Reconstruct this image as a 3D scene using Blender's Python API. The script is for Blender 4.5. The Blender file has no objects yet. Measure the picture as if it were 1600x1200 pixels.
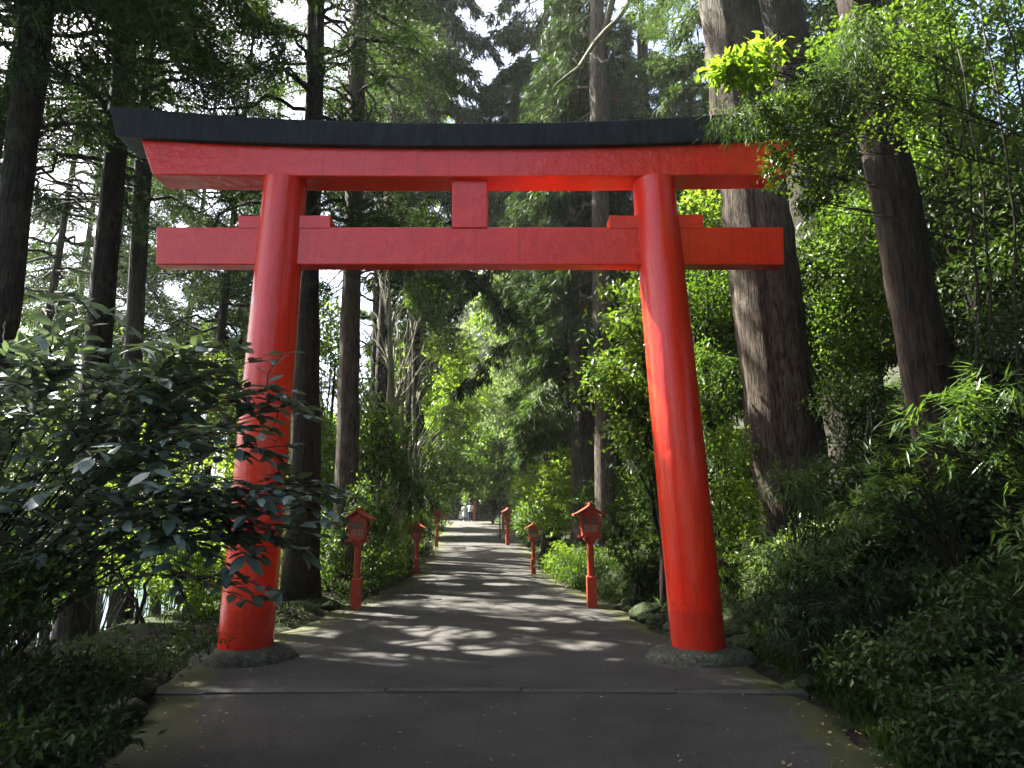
import bpy, bmesh, math, random
import numpy as np
from mathutils import Vector, Matrix

scene = bpy.context.scene
COL = scene.collection
PI = math.pi
rad = math.radians
random.seed(5)

# ------------------------------------------------------------------ camera
CAM_Z = 1.6
PITCH = rad(11.6)
FPX = 1067.0
cam_d = bpy.data.cameras.new('camera')
cam_d.sensor_width = 36.0
cam_d.lens = FPX / 1600 * 36
cam_d.clip_end = 3000
cam = bpy.data.objects.new('camera', cam_d)
COL.objects.link(cam)
cam.location = (0, 0, CAM_Z)
cam.rotation_euler = (PI / 2 + PITCH, 0, 0)
scene.camera = cam

cP, sP = math.cos(PITCH), math.sin(PITCH)

def at(px, py, Y):
    """world point seen at photograph pixel (px, py), standing Y metres in front"""
    cx = (px - 800) / FPX
    cy = (600 - py) / FPX
    d = np.array([cx, cP - sP * cy, sP + cP * cy])
    t = Y / d[1]
    return np.array([d[0] * t, Y, CAM_Z + d[2] * t])

def depth_of(py, Y):
    cy = (600 - py) / FPX
    return Y / (cP - sP * cy)

def pxm(py, Y):
    """metres per photograph pixel at depth Y"""
    return depth_of(py, Y) / FPX

# sun: ahead and to the left, over the lake
SUN_EL = rad(51)
SUN_AZ = rad(-62)           # from +Y, clockwise
S = np.array([math.sin(SUN_AZ) * math.cos(SUN_EL), math.cos(SUN_AZ) * math.cos(SUN_EL), math.sin(SUN_EL)])

# ------------------------------------------------------------------ terrain
ZR_Y = [-60, 10, 16, 20, 26, 36, 65, 90, 160]
ZR_Z = [-.15, -.15, -.03, 0, 0.05, .62, 1.83, 2.7, 4.5]

def zr(y):
    return np.interp(y, ZR_Y, ZR_Z)

def ground_hit(px, py):
    y = 10.0
    lo, hi = 2.0, 90.0
    for _ in range(50):
        y = (lo + hi) / 2
        if at(px, py, y)[2] > zr(y):
            lo = y
        else:
            hi = y
    return at(px, py, y)

EDGE = [(1200, 150, 1400), (1085, 222, 1268), (1040, 280, 1196), (985, 440, 1036), (945, 540, 958),
        (915, 612, 888), (895, 645, 852), (870, 664, 838), (850, 678, 822), (830, 690, 800), (819, 698, 786)]
_l = [ground_hit(a[1], a[0]) for a in EDGE]
_r = [ground_hit(a[2], a[0]) for a in EDGE]
LY = [-60, 0] + [p[1] for p in _l] + [90, 160]
LX = [_l[0][0] - .6, _l[0][0] - .3] + [p[0] for p in _l] + [_l[-1][0] - 6, -30]
RY = [-60, 0] + [p[1] for p in _r] + [90, 160]
RX = [_r[0][0] + .5, _r[0][0] + .2] + [p[0] for p in _r] + [_r[-1][0] - 6, -26]

def xl(y): return np.interp(y, LY, LX)
def xr(y): return np.interp(y, RY, RX)

def sstep(t):
    t = np.clip(t, 0, 1)
    return t * t * (3 - 2 * t)

def wob(x, y, f, s=0.0):
    return (np.sin(x * f + 1.3 + s) * np.cos(y * f * .9 + 2.1 * s) + .5 * np.sin(x * f * 2.3 + y * f * 1.7 + s)
            + .3 * np.sin(x * f * 4.1 - y * f * 3.7 + 2 * s))

def height(x, y):
    x = np.asarray(x, float); y = np.asarray(y, float)
    z0 = zr(y)
    u = xl(y) - x
    v = x - xr(y)
    inside = (u < 0) & (v < 0)
    # left: a low kerb of soil, then the slope down to the lake
    low = -3.9
    zl = z0 + .13 * sstep(u / .6) + .05 * wob(x, y, 1.3) * sstep(u / 1.5)
    k = sstep((u - 2.0) / 8.5) * (1 - sstep((y - 62) / 25)) * sstep((y + 6) / 6)
    zl = zl * (1 - k) + low * k
    # right: stony bank, then the hillside
    zrr = z0 + (.55 + .12 * wob(x, y, 1.1, 2)) * sstep((v - .15) / .75) + .36 * np.clip(v - .6, 0, None) + .10 * wob(x, y, 1.7, 1) * sstep((v - .3) / 2)
    z = np.where(u > 0, zl, np.where(v > 0, zrr, z0))
    z = z + .42 * np.clip(y - 74, 0, 60) * sstep((y - 74) / 12) * np.clip((x + 30) / 14, 0, 1)
    opn = sstep((y + 9) / 8)
    z = np.where(v > 0, z * opn + zr(y) * (1 - opn), z)
    # bed under the path
    dip = -.07 * sstep(np.minimum(-u, -v) / .12)
    z = z + np.where(inside, dip, 0)
    return z

# ------------------------------------------------------------------ mesh helpers
class Geo:
    def __init__(self):
        self.v = []; self.f = {}; self.n = 0
    def add(self, V, F):
        V = np.asarray(V, float).reshape(-1, 3)
        self.v.append(V)
        Fs = F if isinstance(F, (list, tuple)) else [F]
        for a in Fs:
            a = np.asarray(a, int)
            if a.size:
                self.f.setdefault(a.shape[1], []).append(a + self.n)
        self.n += len(V)
        return self
    def empty(self):
        return self.n == 0
    def mesh(self, name, mat, smooth=False, attr=None):
        me = bpy.data.meshes.new(name)
        V = np.concatenate(self.v)
        me.vertices.add(len(V))
        me.vertices.foreach_set('co', V.ravel().astype(np.float32))
        loops = []; tot = []
        for k, arrs in self.f.items():
            a = np.concatenate(arrs)
            loops.append(a.ravel()); tot.append(np.full(len(a), k))
        loops = np.concatenate(loops); tot = np.concatenate(tot)
        me.loops.add(len(loops))
        me.loops.foreach_set('vertex_index', loops.astype(np.int32))
        me.polygons.add(len(tot))
        st = np.concatenate([[0], np.cumsum(tot)[:-1]])
        me.polygons.foreach_set('loop_start', st.astype(np.int32))
        me.polygons.foreach_set('loop_total', tot.astype(np.int32))
        me.polygons.foreach_set('use_smooth', np.full(len(tot), bool(smooth)))
        me.update(calc_edges=True)
        me.validate()
        if attr:
            for an, vals in attr.items():
                at_ = me.attributes.new(an, 'FLOAT', 'POINT')
                at_.data.foreach_set('value', np.asarray(vals, np.float32))
        if mat:
            me.materials.append(mat)
        return me
    def build(self, name, mat, parent=None, smooth=False, attr=None):
        o = bpy.data.objects.new(name, self.mesh(name, mat, smooth, attr))
        COL.objects.link(o)
        if parent:
            o.parent = parent
            o.location = (0, 0, 0)
            # geometry is given in world space: bring it into the parent's frame
            o.matrix_parent_inverse = Matrix.Translation(parent.location).inverted()
        return o

def tag(o, label=None, cat=None, group=None, kind=None):
    if label: o['label'] = label
    if cat: o['category'] = cat
    if group: o['group'] = group
    if kind: o['kind'] = kind
    return o

def thing(name, loc, label, cat, group=None):
    o = bpy.data.objects.new(name, None)
    o.empty_display_size = .2
    COL.objects.link(o)
    o.location = tuple(float(c) for c in loc)
    return tag(o, label, cat, group)

def box(g, c, s, top=None, rot=0.0):
    """box centre c, size s; top = (sx, sy) scale of the upper face"""
    hx, hy, hz = s[0] / 2, s[1] / 2, s[2] / 2
    tx, ty = top if top else (1, 1)
    V = np.array([[-hx, -hy, -hz], [hx, -hy, -hz], [hx, hy, -hz], [-hx, hy, -hz],
                  [-hx * tx, -hy * ty, hz], [hx * tx, -hy * ty, hz], [hx * tx, hy * ty, hz], [-hx * tx, hy * ty, hz]])
    if rot:
        c_, s_ = math.cos(rot), math.sin(rot)
        V = np.stack([V[:, 0] * c_ - V[:, 1] * s_, V[:, 0] * s_ + V[:, 1] * c_, V[:, 2]], 1)
    V = V + np.array(c)
    g.add(V, np.array([[0, 3, 2, 1], [4, 5, 6, 7], [0, 1, 5, 4], [1, 2, 6, 5], [2, 3, 7, 6], [3, 0, 4, 7]]))
    return g

def nrm(a):
    return a / (np.linalg.norm(a, axis=-1, keepdims=True) + 1e-9)

def tube(g, pts, radii, sides=8, groove=0.0, rng=None, caps=True, flat=False):
    pts = np.asarray(pts, float); n = len(pts)
    radii = np.broadcast_to(np.asarray(radii, float), (n,))
    t = nrm(np.gradient(pts, axis=0))
    ref = np.array([0, 1.0, 0]) if abs(t[0][1]) < .9 else np.array([1.0, 0, 0])
    a = np.arange(sides) / sides * 2 * PI
    if groove and rng is not None:
        prof = sum(rng.uniform(.3, 1) * np.sin(a * k + rng.uniform(0, 6.28)) for k in (3, 5, 7, 11, 17)) / 2.2
    V = []
    for i in range(n):
        x = nrm(np.cross(t[i], ref)); y = np.cross(t[i], x)
        r = np.full(sides, radii[i])
        if groove and rng is not None:
            sh = .35 * np.sin(i * .7 + a * 2) + .25 * np.sin(i * 1.9 + a * 5)
            r = r * (1 + groove * (prof + sh))
        V.append(pts[i] + (np.cos(a) * r)[:, None] * x + (np.sin(a) * r)[:, None] * y)
    V = np.concatenate(V)
    i = np.arange(n - 1)[:, None] * sides; j = np.arange(sides)[None]; j2 = (j + 1) % sides
    Q = np.stack([i + j, i + j2, i + sides + j2, i + sides + j], -1).reshape(-1, 4)
    F = [Q]
    if caps:
        k = len(V)
        V = np.concatenate([V, pts[[0, -1]]])
        jj = np.arange(sides); jn = (jj + 1) % sides
        o = (n - 1) * sides
        F.append(np.concatenate([np.stack([jn, jj, np.full(sides, k)], 1), np.stack([o + jj, o + jn, np.full(sides, k + 1)], 1)]))
    g.add(V, F)
    return g

def curve(p0, p1, sag=0.0, n=8, wig=0.0, rng=None, bend=None):
    s = np.linspace(0, 1, n)[:, None]
    p = np.asarray(p0) * (1 - s) + np.asarray(p1) * s
    p = p + np.array([0, 0, -1.0]) * (sag * 4 * s * (1 - s))
    if bend is not None:
        p = p + np.asarray(bend) * (4 * s * (1 - s))
    if wig and rng is not None:
        w = rng.normal(0, wig, (n, 3)); w[0] = 0; w[-1] = 0
        p = p + w
    return p

# ------------------------------------------------------------------ materials
def new_mat(name):
    m = bpy.data.materials.new(name); m.use_nodes = True
    nt = m.node_tree
    for n in list(nt.nodes): nt.nodes.remove(n)
    out = nt.nodes.new('ShaderNodeOutputMaterial')
    return m, nt, out

def N(nt, t, **kw):
    n = nt.nodes.new('ShaderNode' + t)
    for k, v in kw.items():
        if k in n.inputs.keys(): n.inputs[k].default_value = v
        else: setattr(n, k, v)
    return n

def L(nt, a, ao, b, bi): nt.links.new(a.outputs[ao], b.inputs[bi])

def ramp(nt, src, so, stops):
    r = nt.nodes.new('ShaderNodeValToRGB')
    el = r.color_ramp.elements
    while len(el) < len(stops): el.new(.5)
    for e, (p, c) in zip(el, stops):
        e.position = p
        e.color = (c, c, c, 1) if isinstance(c, (int, float)) else (*c, 1)
    nt.links.new(src.outputs[so], r.inputs['Fac'])
    return r

def leaf_mat(name, c1, c2, rough=.45, spec=.35, trans=.4, tint=(1.5, 1.45, .5)):
    k = {'glossy_leaf': 1.0, 'dry_leaf': 1.0, 'shaded_cedar_leaf': .8, 'shaded_broad_leaf': .85, 'shaded_bamboo_leaf': .85, 'fern_leaf': .8, 'bright_leaf': .95, 'camellia_leaf': .85, 'pale_sunlit_leaf': .95, 'bamboo_leaf': .8, 'broad_leaf': .62, 'lit_cedar_leaf': 1.0}.get(name, .58)  # colour factor, lifted for leaves that stand in sun
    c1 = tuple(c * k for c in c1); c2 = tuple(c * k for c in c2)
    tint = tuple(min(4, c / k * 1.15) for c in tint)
    m, nt, out = new_mat(name)
    geo = N(nt, 'NewGeometry'); oi = N(nt, 'ObjectInfo')
    mul = N(nt, 'Math', operation='MULTIPLY_ADD'); mul.inputs[1].default_value = .75
    L(nt, geo, 'Random Per Island', mul, 0)
    m2 = N(nt, 'Math', operation='MULTIPLY'); m2.inputs[1].default_value = .25
    L(nt, oi, 'Random', m2, 0); L(nt, m2, 0, mul, 2)
    r = ramp(nt, mul, 0, [(0, c1), (.75, c2), (1.0, tuple(min(1, c * 1.35) for c in c2))])
    p = N(nt, 'BsdfPrincipled', Roughness=rough)
    p.inputs['Specular IOR Level'].default_value = spec if name in ('glossy_leaf', 'camellia_leaf', 'bamboo_leaf') else spec * .45
    L(nt, r, 'Color', p, 'Base Color')
    tm = N(nt, 'MixRGB', blend_type='MULTIPLY'); tm.inputs[0].default_value = 1
    tm.inputs[2].default_value = (*tint, 1)
    L(nt, r, 'Color', tm, 1)
    t = N(nt, 'BsdfTranslucent'); L(nt, tm, 'Color', t, 'Color')
    mx = N(nt, 'MixShader'); mx.inputs[0].default_value = trans
    L(nt, p, 0, mx, 1); L(nt, t, 0, mx, 2); L(nt, mx, 0, out, 'Surface')
    return m

def bark_mat(name, dark, light, lichen=(.12, .14, .08), amt=.35, scale=1.0):
    m, nt, out = new_mat(name)
    tc = N(nt, 'TexCoord'); mp = N(nt, 'Mapping'); mp.inputs['Scale'].default_value = (16 * scale, 16 * scale, 1.9 * scale)
    L(nt, tc, 'Object', mp, 'Vector')
    n1 = N(nt, 'TexNoise', Scale=1.6, Detail=8, Roughness=.65); L(nt, mp, 0, n1, 'Vector')
    n2 = N(nt, 'TexNoise', Scale=2.2, Detail=6, Roughness=.7); L(nt, tc, 'Object', n2, 'Vector')
    r1 = ramp(nt, n1, 'Fac', [(.38, dark), (.64, light)])
    r2 = ramp(nt, n2, 'Fac', [(.52, 0.0), (.68, 1.0)])
    mk = N(nt, 'Math', operation='MULTIPLY'); mk.inputs[1].default_value = amt; L(nt, r2, 'Color', mk, 0)
    mx = N(nt, 'MixRGB'); mx.inputs[2].default_value = (*lichen, 1)
    L(nt, mk, 0, mx, 0); L(nt, r1, 'Color', mx, 1)
    p = N(nt, 'BsdfPrincipled', Roughness=.85); p.inputs['Specular IOR Level'].default_value = .2
    L(nt, mx, 'Color', p, 'Base Color')
    b = N(nt, 'Bump', Strength=1.0, Distance=.07); L(nt, n1, 'Fac', b, 'Height'); L(nt, b, 0, p, 'Normal')
    L(nt, p, 0, out, 'Surface')
    return m

def plain_mat(name, col, rough=.5, spec=.5, vary=.15, nscale=6.0, bump=.0, bscale=40.0, coat=0.0, stretch=(1, 1, 1), dark=None, darkpos=(.55, .75), bdist=.01):
    m, nt, out = new_mat(name)
    tc = N(nt, 'TexCoord'); mp = N(nt, 'Mapping'); mp.inputs['Scale'].default_value = stretch
    L(nt, tc, 'Object', mp, 'Vector')
    n1 = N(nt, 'TexNoise', Scale=nscale, Detail=7, Roughness=.6); L(nt, mp, 0, n1, 'Vector')
    lo = tuple(c * (1 - vary) for c in col); hi = tuple(min(1, c * (1 + vary)) for c in col)
    r = ramp(nt, n1, 'Fac', [(.3, lo), (.7, hi)])
    p = N(nt, 'BsdfPrincipled', Roughness=rough); p.inputs['Specular IOR Level'].default_value = spec
    p.inputs['Coat Weight'].default_value = coat
    src = r
    if dark:
        n3 = N(nt, 'TexNoise', Scale=nscale * 1.9, Detail=9, Roughness=.7); L(nt, mp, 0, n3, 'Vector')
        rr = ramp(nt, n3, 'Fac', [(darkpos[0], 0.0), (darkpos[1], 1.0)])
        mx = N(nt, 'MixRGB'); mx.inputs[2].default_value = (*dark, 1)
        L(nt, rr, 'Color', mx, 0); L(nt, r, 'Color', mx, 1); src = mx
    L(nt, src, 'Color', p, 'Base Color')
    if bump:
        n2 = N(nt, 'TexNoise', Scale=bscale, Detail=5, Roughness=.6); L(nt, mp, 0, n2, 'Vector')
        b = N(nt, 'Bump', Strength=bump, Distance=bdist); L(nt, n2, 'Fac', b, 'Height'); L(nt, b, 0, p, 'Normal')
    L(nt, p, 0, out, 'Surface')
    return m

# vermilion paint, brushed on in uneven coats, with grime low on the pillars
def vermilion_mat(name, stretch, grime=False):
    m, nt, out = new_mat(name)
    tc = N(nt, 'TexCoord'); mp = N(nt, 'Mapping'); mp.inputs['Scale'].default_value = stretch
    L(nt, tc, 'Object', mp, 'Vector')
    n1 = N(nt, 'TexNoise', Scale=3.0, Detail=8, Roughness=.65); L(nt, mp, 0, n1, 'Vector')
    n2 = N(nt, 'TexNoise', Scale=14.0, Detail=6, Roughness=.6); L(nt, mp, 0, n2, 'Vector')
    r = ramp(nt, n1, 'Fac', [(.3, (.66, .024, .008)), (.55, (.78, .030, .010)), (.8, (.82, .045, .014))])
    n3 = N(nt, 'TexNoise', Scale=22.0, Detail=10, Roughness=.75); L(nt, mp, 0, n3, 'Vector')
    sp = ramp(nt, n3, 'Fac', [(.66, 0.0), (.74, .55)])
    mx = N(nt, 'MixRGB'); mx.inputs[2].default_value = (.16, .02, .014, 1)
    L(nt, sp, 'Color', mx, 0); L(nt, r, 'Color', mx, 1)
    n5 = N(nt, 'TexNoise', Scale=.9, Detail=5, Roughness=.6); L(nt, tc, 'Object', n5, 'Vector')
    fr = ramp(nt, n5, 'Fac', [(.48, 0.0), (.66, .35)])
    fm = N(nt, 'MixRGB'); fm.inputs[2].default_value = (.62, .05, .018, 1)
    L(nt, fr, 'Color', fm, 0); L(nt, mx, 'Color', fm, 1)
    mp6 = N(nt, 'Mapping'); mp6.inputs['Scale'].default_value = (9, 9, .5); L(nt, tc, 'Object', mp6, 'Vector')
    n6 = N(nt, 'TexNoise', Scale=2.0, Detail=6, Roughness=.65); L(nt, mp6, 0, n6, 'Vector')
    st = ramp(nt, n6, 'Fac', [(.56, 0.0), (.74, .5)])
    sm = N(nt, 'MixRGB'); sm.inputs[2].default_value = (.30, .018, .010, 1)
    L(nt, st, 'Color', sm, 0); L(nt, fm, 'Color', sm, 1); mx = sm
    src = mx
    if grime:
        sx = N(nt, 'SeparateXYZ'); L(nt, tc, 'Object', sx, 'Vector')
        ad = N(nt, 'Math', operation='MULTIPLY_ADD'); ad.inputs[1].default_value = -.9
        n9 = N(nt, 'TexNoise', Scale=9.0, Detail=9, Roughness=.72); L(nt, tc, 'Object', n9, 'Vector')
        L(nt, n9, 'Fac', ad, 0); L(nt, sx, 'Z', ad, 2)
        gr = ramp(nt, ad, 0, [(0.0, .32), (.16, 0.0)])
        mg = N(nt, 'MixRGB'); mg.inputs[2].default_value = (.035, .022, .015, 1)
        L(nt, gr, 'Color', mg, 0); L(nt, mx, 'Color', mg, 1); src = mg
    p = N(nt, 'BsdfPrincipled'); p.inputs['Specular IOR Level'].default_value = .48
    L(nt, src, 'Color', p, 'Base Color')
    rr = ramp(nt, n1, 'Fac', [(.3, .08), (.7, .20)]); L(nt, rr, 'Color', p, 'Roughness')
    b = N(nt, 'Bump', Strength=.5, Distance=.010); L(nt, n2, 'Fac', b, 'Height')
    n8 = N(nt, 'TexNoise', Scale=7.0, Detail=3, Roughness=.5); L(nt, tc, 'Object', n8, 'Vector')
    b2 = N(nt, 'Bump', Strength=.16 if grime else .45, Distance=.03); L(nt, n8, 'Fac', b2, 'Height'); L(nt, b2, 0, b, 'Normal')
    L(nt, b, 0, p, 'Normal')
    L(nt, p, 0, out, 'Surface')
    return m

M = {}
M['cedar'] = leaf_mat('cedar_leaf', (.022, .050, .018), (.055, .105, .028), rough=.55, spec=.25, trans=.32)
M['cedar_shaded'] = leaf_mat('shaded_cedar_leaf', (.012, .030, .012), (.032, .062, .019), rough=.6, spec=.2, trans=.25)  # cedar copy with shade put into a darker colour
M['cedar_lit'] = leaf_mat('lit_cedar_leaf', (.05, .09, .035), (.10, .16, .055), rough=.5, spec=.3, trans=.4)  # cedar copy lightened in colour to look sunlit
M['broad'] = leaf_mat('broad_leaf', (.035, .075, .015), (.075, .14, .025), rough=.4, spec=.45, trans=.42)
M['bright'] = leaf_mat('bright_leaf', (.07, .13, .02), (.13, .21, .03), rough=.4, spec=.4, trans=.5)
M['pale_leaf'] = leaf_mat('pale_sunlit_leaf', (.10, .15, .06), (.17, .23, .10), rough=.5, spec=.3, trans=.45, tint=(1.2, 1.2, .7))  # paler leaf colour stands in for strong sun on the foliage
M['gloss'] = leaf_mat('glossy_leaf', (.055, .090, .078), (.105, .155, .130), rough=.36, spec=.9, trans=.2)
M['camellia'] = leaf_mat('camellia_leaf', (.03, .065, .014), (.07, .12, .022), rough=.24, spec=.6, trans=.36)
M['bamboo'] = leaf_mat('bamboo_leaf', (.035, .07, .022), (.07, .125, .035), rough=.34, spec=.5, trans=.4)
M['broad_shaded'] = leaf_mat('shaded_broad_leaf', (.010, .024, .009), (.030, .055, .014), rough=.45, spec=.3, trans=.3)  # broad leaf darkened in colour in place of deeper shade
M['bamboo_shaded'] = leaf_mat('shaded_bamboo_leaf', (.012, .028, .012), (.034, .062, .022), rough=.42, spec=.35, trans=.3)  # bamboo copy, the bank's shade put into its colour
M['fern'] = leaf_mat('fern_leaf', (.012, .028, .008), (.034, .062, .014), rough=.5, spec=.3, trans=.4)
M['litter'] = leaf_mat('dry_leaf', (.16, .11, .05), (.34, .27, .14), rough=.7, spec=.2, trans=.1, tint=(1, 1, 1))
M['bark'] = bark_mat('cedar_bark', (.006, .005, .004), (.040, .031, .023), amt=.3)
M['bark_grey'] = bark_mat('old_cedar_bark', (.020, .016, .012), (.115, .088, .064), lichen=(.15, .15, .11), amt=.4)
M['bark_red'] = bark_mat('red_bark', (.004, .0035, .003), (.048, .028, .018), amt=.05)
M['bark_pale'] = bark_mat('pale_bark', (.08, .075, .05), (.26, .25, .17), lichen=(.12, .17, .06), amt=.6)
M['twig'] = plain_mat('twig_wood', (.018, .014, .010), .8, .2, .3, 20)
M['red'] = vermilion_mat('vermilion_beam_paint', (1.0, 1.0, 1.6))
M['red_pillar'] = vermilion_mat('vermilion_pillar_paint', (2.2, 2.2, .35), grime=True)
M['lantern_red'] = plain_mat('lantern_paint', (.33, .042, .016), .55, .3, .35, 9, .2, 30, dark=(.12, .02, .012))
M['black'] = plain_mat('black_cap_paint', (.011, .0115, .012), .62, .18, .4, 2.0, .4, 12, stretch=(2.5, 1, .5), dark=(.026, .028, .030), darkpos=(.42, .7))
M['stone'] = plain_mat('plinth_stone', (.07, .07, .055), .9, .2, .5, 12, 1.0, 34, dark=(.022, .027, .012), darkpos=(.42, .6), bdist=.03)
M['moss_stone'] = plain_mat('mossy_stone', (.024, .026, .016), .9, .2, .5, 4, 1.0, 16, dark=(.024, .038, .007), darkpos=(.38, .6), bdist=.06)
M['kerb'] = plain_mat('kerb_concrete', (.048, .047, .040), .85, .25, .3, 8, .6, 60, dark=(.03, .034, .02))
M['pane'] = plain_mat('lantern_paper', (.24, .21, .13), .5, .3, .2, 20)
M['pane_dark'] = plain_mat('lantern_glass', (.10, .105, .075), .15, .5, .2, 20)
M['dark_metal'] = plain_mat('dark_metal', (.02, .02, .022), .5, .4, .1, 20)
M['post_red'] = plain_mat('post_paint', (.38, .045, .02), .55, .35, .2, 20)
M['sign'] = plain_mat('sign_face', (.42, .40, .28), .7, .3, .2, 10, dark=(.16, .17, .09))
M['gravel'] = plain_mat('pale_gravel', (.42, .40, .35), .9, .2, .25, 3, .6, 80)
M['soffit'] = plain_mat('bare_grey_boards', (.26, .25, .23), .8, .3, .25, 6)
M['gap_dark'] = plain_mat('gap_strip_dark', (.008, .008, .006), .95, .1, .4, 10)
M['skin'] = plain_mat('skin', (.45, .28, .2), .5, .4, .05, 20)
M['hair'] = plain_mat('hair', (.015, .012, .010), .5, .4, .1, 40)
M['white_cloth'] = plain_mat('white_cloth', (.62, .64, .66), .9, .1, .1, 20)
M['pale_cloth'] = plain_mat('pale_dress_cloth', (.42, .46, .44), .9, .1, .2, 15)
M['navy_cloth'] = plain_mat('navy_cloth', (.03, .04, .07), .9, .1, .1, 20)

def ground_mat():
    m, nt, out = new_mat('forest_soil')
    tc = N(nt, 'TexCoord')
    n1 = N(nt, 'TexNoise', Scale=.9, Detail=9, Roughness=.65); L(nt, tc, 'Object', n1, 'Vector')
    n2 = N(nt, 'TexNoise', Scale=14, Detail=8, Roughness=.7); L(nt, tc, 'Object', n2, 'Vector')
    r = ramp(nt, n2, 'Fac', [(.3, (.006, .005, .004)), (.5, (.014, .011, .008)), (.75, (.032, .024, .015))])
    r1 = ramp(nt, n1, 'Fac', [(.45, 0.0), (.6, .8)])
    mx = N(nt, 'MixRGB'); mx.inputs[2].default_value = (.03, .05, .012, 1)
    L(nt, r1, 'Color', mx, 0); L(nt, r, 'Color', mx, 1)
    p = N(nt, 'BsdfPrincipled', Roughness=.95); p.inputs['Specular IOR Level'].default_value = .15
    L(nt, mx, 'Color', p, 'Base Color')
    b = N(nt, 'Bump', Strength=1.0, Distance=.05); L(nt, n2, 'Fac', b, 'Height'); L(nt, b, 0, p, 'Normal')
    L(nt, p, 0, out, 'Surface')
    return m

def asphalt_mat():
    m, nt, out = new_mat('worn_asphalt')
    tc = N(nt, 'TexCoord')
    n1 = N(nt, 'TexNoise', Scale=1.1, Detail=8, Roughness=.65); L(nt, tc, 'Object', n1, 'Vector')
    n2 = N(nt, 'TexNoise', Scale=60, Detail=6, Roughness=.8); L(nt, tc, 'Object', n2, 'Vector')
    v = N(nt, 'TexVoronoi', Scale=130); L(nt, tc, 'Object', v, 'Vector')
    r = ramp(nt, n1, 'Fac', [(.3, (.025, .024, .021)), (.7, (.056, .053, .046))])
    r2 = ramp(nt, n2, 'Fac', [(.32, .35), (.5, .95), (.66, 1.9)])
    mu = N(nt, 'MixRGB', blend_type='MULTIPLY'); mu.inputs[0].default_value = .8
    L(nt, r, 'Color', mu, 1); L(nt, r2, 'Color', mu, 2)
    at_ = N(nt, 'Attribute', attribute_name='moss')
    n3 = N(nt, 'TexNoise', Scale=3.5, Detail=9, Roughness=.7); L(nt, tc, 'Object', n3, 'Vector')
    ad = N(nt, 'Math', operation='ADD'); L(nt, at_, 'Fac', ad, 0); L(nt, n3, 'Fac', ad, 1)
    mr = ramp(nt, ad, 0, [(.82, 0.0), (1.25, .9)])
    mx = N(nt, 'MixRGB'); mx.inputs[2].default_value = (.045, .050, .012, 1)
    L(nt, mr, 'Color', mx, 0); L(nt, mu, 'Color', mx, 1)
    # thin cracks
    vc = N(nt, 'TexVoronoi', Scale=.33, feature='DISTANCE_TO_EDGE')
    nd = N(nt, 'MixRGB', blend_type='ADD'); nd.inputs[0].default_value = .25
    L(nt, tc, 'Object', nd, 1); L(nt, n3, 'Color', nd, 2); L(nt, nd, 'Color', vc, 'Vector')
    cr = ramp(nt, vc, 'Distance', [(.0, .5), (.005, 0.0)])
    mc = N(nt, 'MixRGB'); mc.inputs[2].default_value = (.022, .021, .018, 1)
    L(nt, cr, 'Color', mc, 0); L(nt, mx, 'Color', mc, 1)
    p = N(nt, 'BsdfPrincipled', Roughness=.82); p.inputs['Specular IOR Level'].default_value = .3
    L(nt, mc, 'Color', p, 'Base Color')
    b = N(nt, 'Bump', Strength=1.0, Distance=.01); L(nt, v, 'Distance', b, 'Height')
    b2 = N(nt, 'Bump', Strength=.4, Distance=.03); L(nt, n1, 'Fac', b2, 'Height'); L(nt, b2, 0, b, 'Normal')
    L(nt, b, 0, p, 'Normal'); L(nt, p, 0, out, 'Surface')
    return m

def water_mat():
    m, nt, out = new_mat('lake_water')
    tc = N(nt, 'TexCoord'); mp = N(nt, 'Mapping'); mp.inputs['Scale'].default_value = (1, .5, 1)
    L(nt, tc, 'Object', mp, 'Vector')
    n = N(nt, 'TexNoise', Scale=1.8, Detail=5); L(nt, mp, 0, n, 'Vector')
    p = N(nt, 'BsdfPrincipled', Roughness=.12); p.inputs['Base Color'].default_value = (.05, .085, .1, 1)
    p.inputs['Specular IOR Level'].default_value = .6
    b = N(nt, 'Bump', Strength=.5, Distance=.15); L(nt, n, 'Fac', b, 'Height'); L(nt, b, 0, p, 'Normal')
    L(nt, p, 0, out, 'Surface')
    return m

M['soil'] = ground_mat(); M['asphalt'] = asphalt_mat(); M['water'] = water_mat()

# ------------------------------------------------------------------ setting: ground, path, water
def grid_axis(spec):
    out = []
    for a, b, n in spec: out += list(np.linspace(a, b, n, endpoint=False))
    return np.array(out + [spec[-1][1]])

gx = grid_axis([(-160, -60, 12), (-60, -16, 44), (-16, 12, 190), (12, 40, 56), (40, 80, 8)])
gy = grid_axis([(-60, -4, 24), (-4, 32, 220), (32, 80, 90), (80, 200, 40)])
X, Y = np.meshgrid(gx, gy)
Z = height(X, Y)
Z = np.where(Z > 45, 45 + (Z - 45) * .25, Z)
V = np.stack([X, Y, Z], -1).reshape(-1, 3)
nx, ny = len(gx), len(gy)
ii = (np.arange(ny - 1)[:, None] * nx + np.arange(nx - 1)[None])
Q = np.stack([ii, ii + 1, ii + nx + 1, ii + nx], -1).reshape(-1, 4)
tag(Geo().add(V, Q).build('ground', M['soil'], smooth=True), kind='structure')

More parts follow.
